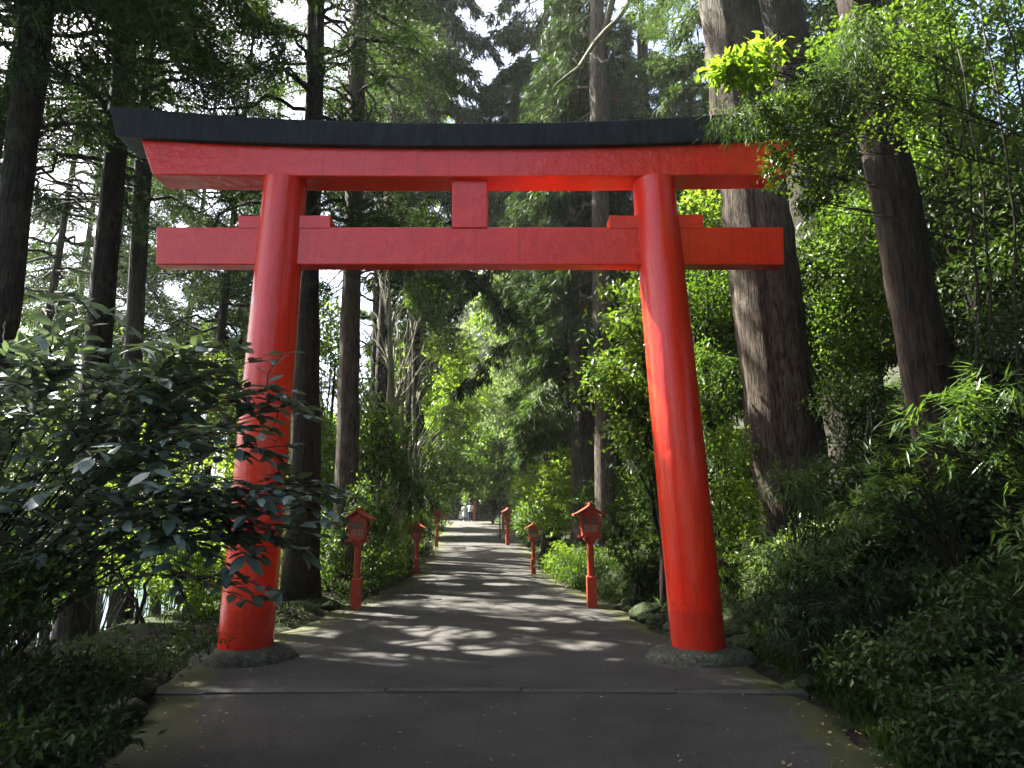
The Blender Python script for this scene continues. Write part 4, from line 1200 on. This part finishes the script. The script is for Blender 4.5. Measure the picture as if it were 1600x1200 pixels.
# backlit shrubs between the left trunks and the lake
BL = [
    ('sunlit yellow green bush against the lake beside the shaded gate pillar', [(330, 900, 13, 70, 70, .9, 130), (300, 820, 13.4, 60, 60, .9, 90), (370, 760, 14, 50, 60, .9, 90)], 300, 13.2),
    ('yellow green backlit bush between the two dark lakeside trunks', [(150, 850, 15, 60, 80, 1.0, 110), (230, 760, 15.5, 60, 60, 1.0, 90)], 155, 15.2),
    ('dim green bush behind the glossy shrub at the picture edge', [(40, 860, 12, 70, 90, 1.0, 150), (30, 740, 12, 70, 70, 1, 90)], 40, 12.2),
    ('light green bush behind the slim dark trunk', [(270, 680, 19, 80, 80, 1.4, 130), (350, 620, 20, 60, 70, 1.4, 100)], 270, 19),
    ('pale green bush behind the broad leafed shrub near the sky gap', [(90, 640, 18, 90, 90, 1.4, 150), (150, 560, 19, 60, 60, 1.2, 80)], 90, 18),
    ('yellow lit bush seen past the shaded gate pillar base', [(445, 800, 20, 40, 80, 1.2, 90), (420, 700, 20, 50, 60, 1.2, 80)], 440, 20.3),
]
BL += [
    ('low yellow green bush at the lake edge under the slim dark trunk', [(200, 870, 17, 70, 55, .9, 130), (270, 890, 16, 50, 45, .8, 90), (250, 840, 17.5, 60, 50, .9, 90)], 215, 17),
    ('bright bush at the lake edge beyond the thick dark trunk base', [(80, 900, 18, 70, 60, .9, 120), (20, 910, 17, 60, 45, .8, 90), (100, 780, 19, 70, 70, 1, 110)], 70, 18),
    ('tall yellow green thicket filling the view under the tie beam end', [(330, 560, 24, 70, 70, 1.6, 150), (380, 650, 23, 60, 80, 1.6, 150), (260, 620, 24, 70, 70, 1.6, 130)], 330, 24),
    ('far light green thicket between the leftmost trunks', [(60, 720, 25, 90, 80, 1.8, 150), (190, 690, 25, 70, 80, 1.6, 130), (10, 560, 24, 60, 60, 1.6, 90)], 100, 25),
    ('bright low bush by the water just right of the gate pillar foot', [(450, 880, 24, 40, 60, 1.0, 90), (400, 940, 20, 40, 40, .8, 80)], 430, 23)]
for i, (lab, blobs, px, Yd) in enumerate(BL):
    p = at(px, 900, Yd)
    shrub('backlit_bush', lab, 'bush', (p[0], Yd), blobs, 'broad' if i == 2 else 'bright', 100 + i, Lf=.10, Wf=.055, per=24, cr=.34, stems=9, sr=.016, jit=.8)
# thin stems against the water
for i, (x0, y0, x1, y1, lab) in enumerate([(205, 1000, 250, 860, 'thin dark sapling stem leaning before the bright water'), (225, 1005, 175, 860, 'thin dark sapling crossing the slim trunk base'), (150, 1000, 118, 830, 'thin forked sapling beside the thick dark trunk base'), (60, 1030, 80, 880, 'thin sapling in front of the bright lake at the corner')]):
    Yd = 11.5; a = at(x0, y0, Yd); bq = at(x1, y1, Yd); a[2] = float(height(a[0], Yd)) - .1
    root = thing('sapling', a, lab, 'sapling'); rng = np.random.default_rng(200 + i)
    g = Geo(); pts = curve(a, bq, 0, 10, .03, rng); tube(g, pts, np.linspace(.035, .015, 10), 7)
    g2 = Geo(); C = []
    for q in range(7):
        e = pts[-1 - q % 4] + rng.normal(0, .5, 3) + UP * .4; tube(g, curve(pts[-1 - q % 4], e, 0, 6, .02, rng), np.linspace(.012, .004, 6), 5, caps=False); C.append(e)
    broad_foliage(g2, rng, np.array(C), rdir(rng, 7), .25, 16, .09, .05)
    g.build('stem', M['twig'], root, smooth=True); g2.build('leaves', M['broad'], root)

# right foreground: slender hillside trees whose boughs reach out over the gate
def bough_tree(label, pxb, Yb, blobs, mat, seed, style='broad', Lf=.1, Wf=.05, per=16, cr=.15, r0=.022, **kw):
    rng = np.random.default_rng(seed)
    top = min(bq[1] for bq in blobs)
    cx = at(pxb, 700, Yb)[0]; z = float(height(cx, Yb))
    tp = at(pxb, max(top, 30), Yb) + np.array([0, 0, .5])
    root = thing('slender_tree', (cx, Yb, z), label, 'tree')
    gt = Geo(); gl = Geo()
    tr = curve((cx, Yb, z - .3), (tp[0], Yb, tp[2] + .4), 0, 18, .015, rng, bend=(.25 + .2 * rng.random(), .05, 0))
    tube(gt, tr, np.linspace(r0, r0 * .45, 18), 10, .05, rng)
    for (px, py, Yd, rx, ry, rz, cnt) in blobs:
        c = at(px, py, Yd); k = pxm(py, Yd)
        C, o = blob_points(rng, c, (rx * k, rz, ry * k), cnt, .2)
        zj = c[2] + .12 * abs(c[0] - tp[0]); f = np.clip((zj - z) / (tp[2] + .4 - z), .05, .98)
        j = tr[int(f * 17)]
        lim = curve(j, c, 0, 12, .02, rng, bend=(0, 0, .12))
        tube(gt, lim, np.linspace(r0 * .38, .005, 12), 6, caps=False)
        for q in C[rng.choice(cnt, min(cnt, 12), replace=False)]:
            s_ = lim[rng.integers(6, 12)]
            tube(gt, curve(s_, q, 0, 6, .012, rng), np.linspace(.007, .003, 6), 4, caps=False)
        if style == 'broad':
            broad_foliage(gl, rng, C, o + np.array([-.4, -.1, 0]), cr, per, Lf, Wf, **kw)
        else:
            spray_foliage(gl, rng, C, o * .5 + np.array([-.5, -.2, -.2]), per, Lf, Wf, off=cr, **kw)
    gt.build('trunk', M['twig'], root, smooth=True)
    gl.build('crown', M[mat], root)
bough_tree('slender tree reaching a sunlit yellow green bough before the great trunk at the top', 1545, 8.3, [(1162, 106, 7, 38, 34, .22, 34), (1195, 92, 7.1, 26, 24, .2, 12), (1135, 112, 7, 20, 14, .15, 8)], 'bright', 301, Lf=.14, Wf=.055, per=13, cr=.15)
bough_tree('slender conifer with grey green hanging sprays over the end of the black cap', 1575, 8.5, [(1175, 180, 7.3, 55, 24, .3, 60), (1265, 155, 7.4, 55, 40, .4, 70), (1320, 130, 7.2, 50, 60, .3, 90), (1345, 60, 7.2, 40, 40, .3, 50), (1130, 190, 7.3, 25, 15, .2, 25)], 'cedar', 302, style='spray', Lf=.15, Wf=.015, per=15, cr=.05, droop=.75)
bough_tree('slender tree with small glossy leaves hiding the far end of the red lintel', 1510, 8.6, [(1230, 210, 7.2, 45, 45, .3, 55), (1215, 260, 7.3, 32, 30, .25, 30), (1270, 270, 7.3, 35, 50, .3, 42), (1258, 312, 7.3, 18, 26, .2, 16), (1300, 200, 7.5, 50, 60, .4, 60), (1225, 165, 7.4, 40, 25, .25, 25)], 'camellia', 303, Lf=.075, Wf=.036, per=15, cr=.13)
bough_tree('slender dark leafed tree crossing the upper part of the leaning trunk', 1480, 8.8, [(1390, 150, 7.8, 60, 80, .4, 70), (1420, 40, 7.8, 60, 50, .4, 50), (1310, 60, 8, 50, 50, .4, 40)], 'camellia', 304, Lf=.085, Wf=.042, per=15, cr=.18)
# bamboo grass leaning from the bank
shrub('bamboo_clump', 'bamboo clump with long lit leaves arching in front of the leaning trunk', 'bamboo', (5.5, 6.2), [(1480, 650, 6, 60, 40, .35, 34), (1540, 620, 6, 60, 50, .35, 34), (1580, 700, 6, 50, 60, .35, 34), (1460, 720, 6.2, 40, 50, .3, 20)], 'bamboo', 311, style='bamboo', Lf=.20, Wf=.026, per=8, stems=14, sr=.007)
shrub('bamboo_clump', 'low bamboo with pale sunlit leaves at the foot of the great trunk', 'bamboo', (3.4, 8.3), [(1240, 765, 8, 50, 35, .3, 36), (1225, 745, 8, 30, 25, .25, 16), (1275, 780, 8, 35, 30, .25, 18)], 'bamboo', 312, style='bamboo', Lf=.17, Wf=.026, per=7, stems=10, sr=.006)
shrub('bamboo_clump', 'bamboo spray with yellow green leaves below the leaning trunk', 'bamboo', (4.7, 7.2), [(1380, 740, 7, 55, 40, .3, 32), (1400, 690, 7, 35, 30, .3, 14), (1360, 790, 7, 50, 30, .3, 20)], 'bamboo', 313, style='bamboo', Lf=.17, Wf=.028, per=7, stems=10, sr=.006)
shrub('bamboo_clump', 'bamboo leaves entering at the picture edge above the shaded bank', 'bamboo', (5.1, 5.4), [(1590, 850, 5.4, 40, 50, .3, 16), (1600, 790, 5.4, 40, 50, .3, 14)], 'bamboo', 314, style='bamboo', Lf=.18, Wf=.026, per=7, stems=7, sr=.006)
shrub('bank_bush', 'sunlit whitish green bush on top of the bank right of the red pillar', 'bush', (4.2, 8.6), [(1300, 850, 8.5, 90, 45, .5, 170), (1240, 890, 8.3, 70, 45, .5, 130), (1390, 850, 8.6, 60, 40, .5, 90)], 'camellia', 315, Lf=.075, Wf=.034, per=18, cr=.16, stems=12, sr=.008)
shrub('bank_bush', 'pale feathery sunlit clump on the bank top in front of the great trunk foot', 'bush', (3.5, 8.2), [(1230, 860, 8.1, 60, 35, .3, 70), (1310, 830, 8.2, 60, 30, .3, 70), (1190, 910, 8.3, 35, 30, .3, 50), (1280, 880, 7.9, 60, 35, .3, 60)], 'pale_leaf', 323, style='bamboo', Lf=.13, Wf=.022, per=10, stems=10, sr=.005)
shrub('bank_bush', 'dark drooping bush over the bank below the sunlit one', 'bush', (3.9, 7.4), [(1260, 960, 7.6, 90, 45, .5, 120), (1370, 940, 7.6, 90, 50, .5, 130), (1190, 950, 8, 35, 50, .4, 45), (1480, 920, 7.4, 80, 70, .5, 110)], 'bamboo_shaded', 316, style='bamboo', Lf=.16, Wf=.022, per=9, stems=12, sr=.006)
shrub('bank_bush', 'shaded bush in the lower corner of the bank', 'bush', (4.4, 5.6), [(1450, 1010, 6.2, 120, 50, .5, 90), (1560, 960, 5.8, 90, 90, .5, 110), (1350, 1040, 6.6, 70, 35, .4, 50)], 'broad_shaded', 317, Lf=.08, Wf=.04, per=16, cr=.17, stems=10, sr=.007)
shrub('bank_bush', 'dim bush on the hillside under the dark leafy tree', 'bush', (6.6, 8.0), [(1540, 780, 8, 90, 70, .7, 150), (1450, 830, 8.2, 70, 50, .6, 90)], 'broad_shaded', 318, Lf=.1, Wf=.05, per=18, cr=.22, stems=10, sr=.009)
shrub('bank_bush', 'green lit bush between the red pillar and the foot of the great trunk', 'bush', (3.7, 12.2), [(1150, 790, 12, 40, 50, .6, 80), (1165, 860, 11.6, 45, 45, .6, 80), (1140, 700, 12.5, 30, 40, .6, 50)], 'bright', 319, Lf=.085, Wf=.045, per=18, cr=.2, stems=9, sr=.008)
shrub('bank_bush', 'dark bush climbing the slope at the picture edge beside the leaning trunk', 'bush', (6.9, 9.0), [(1570, 560, 8.8, 60, 80, .7, 130), (1590, 680, 8.4, 50, 80, .7, 130), (1520, 700, 9.4, 60, 80, .6, 120)], 'broad_shaded', 320, Lf=.1, Wf=.05, per=20, cr=.25, stems=8)
shrub('bank_bush', 'dark leafy mass at the foot of the leaning trunk', 'bush', (4.6, 9.2), [(1400, 800, 9.2, 80, 60, .6, 150), (1320, 740, 10, 60, 60, .6, 110), (1340, 640, 11.5, 60, 60, .6, 110)], 'broad_shaded', 321, Lf=.085, Wf=.042, per=18, cr=.22, stems=8)
shrub('bank_bush', 'black shadowed bush filling the bottom corner of the picture beside the path', 'bush', (3.9, 4.3), [(1560, 1120, 4.6, 110, 80, .4, 110), (1450, 1130, 4.9, 60, 50, .3, 60)], 'broad_shaded', 322, Lf=.07, Wf=.034, per=16, cr=.15, stems=8, sr=.006)
# past the gate, right side of the path
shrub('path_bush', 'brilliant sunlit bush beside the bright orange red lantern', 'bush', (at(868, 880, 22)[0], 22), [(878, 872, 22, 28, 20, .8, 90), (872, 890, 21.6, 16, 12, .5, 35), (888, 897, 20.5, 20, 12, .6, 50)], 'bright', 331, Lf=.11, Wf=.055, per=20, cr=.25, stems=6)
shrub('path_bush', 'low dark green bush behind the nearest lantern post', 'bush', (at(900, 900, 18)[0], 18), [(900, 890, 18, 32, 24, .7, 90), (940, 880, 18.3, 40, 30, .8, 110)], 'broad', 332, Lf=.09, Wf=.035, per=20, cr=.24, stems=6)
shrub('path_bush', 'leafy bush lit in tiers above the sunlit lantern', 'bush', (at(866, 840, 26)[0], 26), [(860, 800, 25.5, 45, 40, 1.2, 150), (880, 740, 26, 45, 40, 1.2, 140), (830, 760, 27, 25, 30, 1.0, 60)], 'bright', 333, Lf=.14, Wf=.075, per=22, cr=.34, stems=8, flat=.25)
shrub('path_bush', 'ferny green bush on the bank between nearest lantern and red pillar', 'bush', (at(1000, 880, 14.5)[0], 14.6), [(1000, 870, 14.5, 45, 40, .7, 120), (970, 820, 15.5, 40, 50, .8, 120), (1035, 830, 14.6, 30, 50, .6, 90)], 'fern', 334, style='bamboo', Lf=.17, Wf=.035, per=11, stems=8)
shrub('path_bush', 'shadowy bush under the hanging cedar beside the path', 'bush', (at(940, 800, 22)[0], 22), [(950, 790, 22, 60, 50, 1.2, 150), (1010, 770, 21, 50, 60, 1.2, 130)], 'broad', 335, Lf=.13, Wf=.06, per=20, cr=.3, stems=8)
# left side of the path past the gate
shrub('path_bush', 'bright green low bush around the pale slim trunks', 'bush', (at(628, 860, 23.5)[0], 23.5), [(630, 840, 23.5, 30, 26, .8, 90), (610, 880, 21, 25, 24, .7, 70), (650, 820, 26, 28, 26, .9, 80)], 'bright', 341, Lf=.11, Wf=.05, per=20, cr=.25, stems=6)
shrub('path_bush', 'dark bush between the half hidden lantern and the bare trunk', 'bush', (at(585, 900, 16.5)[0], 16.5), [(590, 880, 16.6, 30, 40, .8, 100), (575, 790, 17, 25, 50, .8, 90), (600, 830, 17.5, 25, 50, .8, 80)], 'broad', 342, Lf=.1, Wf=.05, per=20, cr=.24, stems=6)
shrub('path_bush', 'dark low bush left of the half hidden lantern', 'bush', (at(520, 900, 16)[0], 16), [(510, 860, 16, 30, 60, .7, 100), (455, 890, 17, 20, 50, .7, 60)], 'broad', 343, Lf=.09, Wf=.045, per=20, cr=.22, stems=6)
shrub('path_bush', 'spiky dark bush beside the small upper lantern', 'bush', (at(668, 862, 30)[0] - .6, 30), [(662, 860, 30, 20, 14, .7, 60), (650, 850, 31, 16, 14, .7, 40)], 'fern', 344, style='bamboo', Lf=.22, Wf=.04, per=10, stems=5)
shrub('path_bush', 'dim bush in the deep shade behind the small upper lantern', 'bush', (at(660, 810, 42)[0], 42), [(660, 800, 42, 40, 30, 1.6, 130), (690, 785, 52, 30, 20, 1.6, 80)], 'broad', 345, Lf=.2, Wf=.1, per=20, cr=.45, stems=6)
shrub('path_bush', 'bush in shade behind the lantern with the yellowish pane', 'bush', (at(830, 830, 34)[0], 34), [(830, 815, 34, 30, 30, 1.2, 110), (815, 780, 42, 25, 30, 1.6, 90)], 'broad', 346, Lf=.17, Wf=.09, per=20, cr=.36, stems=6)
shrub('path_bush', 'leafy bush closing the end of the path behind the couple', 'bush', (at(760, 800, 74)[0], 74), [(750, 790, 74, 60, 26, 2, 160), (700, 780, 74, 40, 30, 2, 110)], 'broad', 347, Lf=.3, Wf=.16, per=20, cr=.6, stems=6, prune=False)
# foreground left verge
shrub('verge_bush', 'black shadowed low bush filling the lower picture corner under the glossy shrub', 'bush', (at(40, 1150, 4.8)[0], 4.8), [(40, 1080, 5.0, 120, 50, .5, 110), (150, 1060, 5.8, 60, 30, .4, 60), (60, 1160, 4.5, 120, 40, .4, 90), (-20, 980, 5.6, 80, 60, .4, 60), (10, 920, 4.7, 80, 60, .35, 80)], 'broad_shaded', 353, Lf=.075, Wf=.036, per=16, cr=.16, stems=6, sr=.004)
shrub('verge_bush', 'dark creeping bush on the verge beside the shaded gate pillar', 'bush', (at(210, 1020, 8)[0], 8.0), [(200, 1035, 7.6, 90, 14, .5, 80), (290, 1005, 8.6, 50, 14, .4, 45), (100, 1050, 7.6, 60, 18, .4, 50)], 'broad_shaded', 354, Lf=.07, Wf=.034, per=16, cr=.15, stems=6, sr=.004)
shrub('fern_tuft', 'pale fern tuft on the dark verge at the lower left', 'fern', (at(60, 1110, 5.2)[0], 5.2), [(55, 1100, 5.2, 22, 16, .12, 12)], 'fern', 351, style='bamboo', Lf=.12, Wf=.03, per=9, stems=4, sr=.003)
shrub('fern_tuft', 'bluish fern tuft on the dark verge near the moss', 'fern', (at(145, 1095, 5.6)[0], 5.6), [(145, 1088, 5.6, 16, 10, .1, 8)], 'fern', 352, style='bamboo', Lf=.11, Wf=.028, per=8, stems=3, sr=.003)

# mossy rocks of the bank and verge
RK = [(1020, 972, 11.6, .20, 'small pale rounded stone at the path edge by the red pillar'), (1060, 975, 11.3, .17, 'small buff stone touching the red pillar base'),
      (985, 930, 13.2, .42, 'dark mossy bank rock nearest the first lantern'), (1020, 915, 13.0, .45, 'broad mossy rock high in the bank'), (960, 915, 14.2, .38, 'mossy rock just right of the lantern post'), (1040, 945, 12.2, .35, 'mossy rock low in the bank beside the small pale stone'),
      (1150, 915, 10.4, .32, 'bright mossy rock behind the red pillar, topmost in sun'), (1165, 960, 10.0, .30, 'mossy rock beside the plinth of the red pillar'), (1000, 960, 12.3, .25, 'low dark stone in the ferns of the bank'),
      (1210, 1040, 7.9, .17, 'mossy stone at the path edge right of the plinth'),
      (270, 1075, 6.6, .24, 'sunlit mossy stone at the left verge'), (300, 1045, 7.4, .2, 'flat mossy stone before the shaded plinth'), (895, 893, 19.5, .3, 'pale sunlit stone under the brilliant bush'), (530, 945, 14.2, .25, 'mossy stone at the foot of the half hidden lantern')]
for i, (px, py, Yd, r_, lab) in enumerate(RK):
    rng = np.random.default_rng(400 + i)
    p = at(px, py, Yd)
    mid = (xl(Yd) + xr(Yd)) / 2
    p[0] = min(p[0], float(xl(Yd)) - r_ * .35) if p[0] < mid else max(p[0], float(xr(Yd)) + r_ * .35)
    z = float(height(p[0], Yd))
    bm = bmesh.new(); bmesh.ops.create_icosphere(bm, subdivisions=4, radius=1)
    ph = rng.uniform(0, 6, 6)
    sc = np.array([rng.uniform(.9, 1.4), rng.uniform(.8, 1.1), rng.uniform(.55, .85)]) * r_ * .8
    for v in bm.verts:
        d = np.array(v.co)
        k = 1 + .16 * math.sin(d[0] * 3 + ph[0]) + .14 * math.sin(d[1] * 4 + ph[1]) + .1 * math.sin(d[2] * 5 + ph[2]) + .05 * math.sin(d[0] * 11 + d[1] * 9 + ph[3]) + .04 * math.sin(d[1] * 19 + d[2] * 17) - .10 * abs(math.sin(d[0] * 4.3 + d[2] * 3.1 + ph[4]))
        v.co = Vector(d * k * sc)
    me = bpy.data.meshes.new('rock'); bm.to_mesh(me); bm.free()
    for q in me.polygons: q.use_smooth = True
    me.materials.append(M['stone'] if i in (0, 1, 12) else M['moss_stone'])
    o = bpy.data.objects.new('rock', me); COL.objects.link(o)
    o.location = (p[0], Yd, z + .04); o.rotation_euler = (0, 0, rng.uniform(0, 6))
    tag(o, lab, 'rock', 'mossy rocks along the path')

# ground cover: ferns, grass and creeping leaves on both banks
rng = np.random.default_rng(500)
def scatter(n, y0, y1, umin, umax, right):
    y = y0 + (y1 - y0) * rng.uniform(0, 1, n) ** 1.6
    u = umin + (umax - umin) * rng.uniform(0, 1, n) ** 1.5
    x = np.where(right, xr(y) + u, xl(y) - u)
    return np.stack([x, y, height(x, y)], 1)
g = Geo()
for (n, y0, y1, a, b, right, Lf, Wf, per) in [(1800, 5, 19, .1, 1.6, True, .12, .026, 10), (2300, 3.5, 22, .12, 5.5, True, .17, .028, 9), (1500, 20, 66, .1, 5, True, .26, .05, 8), (900, 3.5, 20, .12, 3.5, False, .14, .025, 7), (1200, 16, 66, .05, 6, False, .26, .05, 8)]:
    C = scatter(n, y0, y1, a, b, right)
    P = np.repeat(C, per, 0); k = len(P); P = P + rng.normal(size=(k, 3)) * np.array([.05, .05, 0])
    D = rdir(rng, k) * np.array([1, 1, .3]); D[:, 2] += rng.uniform(.2, 1.1, k)
    leaves(g, P, D, UP + rdir(rng, k) * .4, Lf * rng.uniform(.5, 1.3, k), Wf * rng.uniform(.7, 1.3, k), fold=.12, prune=False, wide=.35)
n = 9000
y = rng.uniform(6, 60, n); u = rng.uniform(2, 28, n); x = xr(y) + u
C = np.stack([x, y, height(x, y)], 1); P = np.repeat(C, 9, 0); k = len(P); P = P + rng.normal(size=(k, 3)) * np.array([.3, .3, .12])
D = rdir(rng, k); D[:, 2] = np.abs(D[:, 2]) * .6
leaves(g, P, D, UP + rdir(rng, k) * .6, rng.uniform(.15, .38, k), rng.uniform(.07, .16, k), fold=.15, prune=False)
tag(g.build('ground_cover', M['fern']), kind='stuff')
g = Geo()
n = 900
y = 4.2 + 30 * rng.uniform(0, 1, n) ** 2.0; t = rng.uniform(0, 1, n); t = np.where(rng.uniform(0, 1, n) < .7, np.where(t < .5, t ** 2 * .6, 1 - (1 - t) ** 2 * .6), t)
x = xl(y) + (xr(y) - xl(y)) * t
z = zr(y) + .004 + .03 * (1 - (2 * t - 1) ** 2) + .008
D = rdir(rng, n) * np.array([1, 1, .12])
leaves(g, np.stack([x, y, z], 1), D, UP + rdir(rng, n) * .25, rng.uniform(.025, .06, n), rng.uniform(.012, .03, n), fold=.2, prune=False)
n = 900
y = 4 + 14 * rng.uniform(0, 1, n); u = rng.uniform(.02, 1.5, n); side = rng.uniform(0, 1, n) < .5
x = np.where(side, xl(y) - u, xr(y) + u); z = height(x, y) + .012
leaves(g, np.stack([x, y, z], 1), rdir(rng, n) * np.array([1, 1, .2]), UP + rdir(rng, n) * .4, rng.uniform(.03, .07, n), rng.uniform(.015, .035, n), fold=.2, prune=False)
tag(g.build('leaf_litter', M['litter']), kind='stuff')

# ------------------------------------------------------------------ two walkers far up the path
def person(px, Yd, label, skirt, top, bottom, h=1.66, turn=0.0, lead=1):
    p = at(px, 812, Yd); z = float(zr(Yd)) + .03
    root = thing('person', (p[0], Yd, z), label, 'person')
    k = h / 1.7
    J = {'pelvis': (0, 0, .92), 'chest': (0, .01, 1.25), 'neck': (0, .01, 1.44), 'head': (0, -.01, 1.56), 'crown': (0, 0, 1.68),
         'lh': (.09, 0, .88), 'lk': (.10, -.10 * lead, .50), 'la': (.10, -.05 * lead - .12 * lead, .09), 'lt': (.10, -.17 * lead - .16, .03),
         'rh': (-.09, 0, .88), 'rk': (-.10, .07 * lead, .50), 'ra': (-.10, .20 * lead, .11), 'rt': (-.10, .20 * lead - .15, .03),
         'ls': (.18, .01, 1.40), 'le': (.23, .03, 1.12), 'lw': (.24, -.06, .88), 'lf': (.24, -.08, .77),
         'rs': (-.18, .01, 1.40), 're': (-.23, .05, 1.12), 'rw': (-.25, .0, .88), 'rf': (-.25, -.01, .77)}
    R = {'pelvis': .13, 'chest': .135, 'neck': .055, 'head': .10, 'crown': .075, 'lh': .10, 'lk': .06, 'la': .042, 'lt': .035, 'rh': .10, 'rk': .06, 'ra': .042, 'rt': .035,
         'ls': .065, 'le': .045, 'lw': .032, 'lf': .03, 'rs': .065, 're': .045, 'rw': .032, 'rf': .03}
    E = [('pelvis', 'chest'), ('chest', 'neck'), ('neck', 'head'), ('head', 'crown'), ('pelvis', 'lh'), ('lh', 'lk'), ('lk', 'la'), ('la', 'lt'), ('pelvis', 'rh'), ('rh', 'rk'), ('rk', 'ra'), ('ra', 'rt'),
         ('chest', 'ls'), ('ls', 'le'), ('le', 'lw'), ('lw', 'lf'), ('chest', 'rs'), ('rs', 're'), ('re', 'rw'), ('rw', 'rf')]
    names = list(J)
    me = bpy.data.meshes.new('body')
    me.from_pydata([Vector(J[n]) * k for n in names], [(names.index(a), names.index(b)) for a, b in E], [])
    o = bpy.data.objects.new('body', me); COL.objects.link(o); o.parent = root
    md = o.modifiers.new('skin', 'SKIN'); md.use_smooth_shade = True
    for i, n in enumerate(names):
        sv = me.skin_vertices[0].data[i]; sv.radius = (R[n] * k, R[n] * k * .85); sv.use_root = (n == 'pelvis')
    ss = o.modifiers.new('smooth', 'SUBSURF'); ss.levels = 2; ss.render_levels = 2
    me.materials.append(M['skin'])
    def ring_mesh(name, rings, mat, sides=20):
        g = Geo(); a = np.arange(sides) / sides * 2 * PI; V = []
        for (x, y, zz, rx, ry) in rings: V.append(np.stack([x + np.cos(a) * rx, y + np.sin(a) * ry, np.full(sides, zz)], 1) * k)
        n = len(rings); i = np.arange(n - 1)[:, None] * sides; j = np.arange(sides)[None]; j2 = (j + 1) % sides
        g.add(np.concatenate(V), np.stack([i + j, i + j2, i + sides + j2, i + sides + j], -1).reshape(-1, 4))
        q = bpy.data.objects.new(name, g.mesh(name, mat, True)); COL.objects.link(q); q.parent = root
    ring_mesh('hair', [(0, .02, 1.42 if skirt else 1.5, .10, .09), (0, .015, 1.55, .125, .115), (0, .01, 1.66, .115, .11), (0, .0, 1.735, .05, .05), (0, 0, 1.745, .005, .005)], M['hair'])
    ring_mesh('top', [(0, 0, .86, .19, .15), (0, 0, 1.0, .175, .145), (0, 0, 1.25, .19, .155), (0, 0, 1.38, .215, .13), (0, 0, 1.45, .12, .09)], M[top])
    for sx in (1, -1):
        ring_mesh('sleeve', [(sx * .245, .03, 1.10, .07, .07), (sx * .225, .02, 1.25, .08, .08), (sx * .19, .01, 1.40, .08, .08), (sx * .14, .01, 1.44, .03, .03)], M[top], 12)
    if skirt:
        ring_mesh('skirt', [(0, 0, .42, .30, .27), (0, 0, .65, .26, .22), (0, 0, .95, .185, .15), (0, 0, 1.0, .17, .14)], M[bottom], 24)
    else:
        for (hn, kn, an) in (('lh', 'lk', 'la'), ('rh', 'rk', 'ra')):
            ring_mesh('trouser_leg', [(*J[an], .075, .08), (*J[kn], .09, .095), (*J[hn], .125, .13)], M[bottom], 14)
    root.rotation_euler = (0, 0, turn)
    return root
person(726, 64, 'person in a pale dress walking up the shaded end of the path', True, 'pale_cloth', 'pale_cloth', 1.6, .1)
person(734.5, 64.4, 'person in a white shirt and dark trousers beside the one in the pale dress', False, 'white_cloth', 'navy_cloth', 1.74, -.1, -1)
p = at(720, 812, 63.8); z = float(zr(63.8))
root = thing('tote_bag', (p[0] - .02, 63.8, z + .33), 'white bag hanging at the side of the person in the pale dress', 'bag')
g = Geo(); box(g, (p[0] - .02, 63.8, z + .53), (.32, .14, .4), (.85, .6)); g.build('pouch', M['white_cloth'], root)
g = Geo(); tube(g, [(p[0] - .12, 63.8, z + .72), (p[0] - .08, 63.8, z + .9), (p[0] + .06, 63.8, z + .9), (p[0] + .08, 63.8, z + .72)], .012, 6); g.build('strap', M['white_cloth'], root)

# ------------------------------------------------------------------ air
def haze_box(dens):
    m, nt, out = new_mat('morning_haze')
    pv = N(nt, 'VolumePrincipled'); pv.inputs['Color'].default_value = (.92, .96, .90, 1); pv.inputs['Density'].default_value = dens; pv.inputs['Anisotropy'].default_value = .35
    L(nt, pv, 'Volume', out, 'Volume')
    g = Geo(); box(g, (-40, 70, 26), (244, 264, 64))
    tag(g.build('haze', m), kind='stuff')
haze_box(.00045)
# ------------------------------------------------------------------ light
w = bpy.data.worlds.new('World'); scene.world = w; w.use_nodes = True
nt = w.node_tree
bg = nt.nodes['Background']
sky = nt.nodes.new('ShaderNodeTexSky'); sky.sky_type = 'NISHITA'; sky.sun_disc = False
sky.sun_elevation = SUN_EL; sky.sun_rotation = SUN_AZ
sky.air_density = .8; sky.dust_density = 4.0; sky.ozone_density = 1.0
nt.links.new(sky.outputs[0], bg.inputs[0]); bg.inputs[1].default_value = .066
sd = bpy.data.lights.new('sun', 'SUN'); sd.energy = 5.0; sd.angle = rad(.53); sd.color = (1.0, .95, .86)
so = bpy.data.objects.new('sun', sd); COL.objects.link(so)
so.rotation_euler = Vector(tuple(S)).to_track_quat('Z', 'Y').to_euler()
so.location = (-20, 20, 40)

vs = scene.view_settings
vs.view_transform = 'Standard'; vs.look = 'None'; vs.exposure = 3.3; vs.gamma = 1.0; vs.use_curve_mapping = False
cy = scene.cycles
cy.max_bounces = 7; cy.diffuse_bounces = 4; cy.glossy_bounces = 3; cy.transmission_bounces = 3; cy.transparent_max_bounces = 4
cy.use_denoising = True
cy.sample_clamp_indirect = 4.0
cy.caustics_reflective = False; cy.caustics_refractive = False
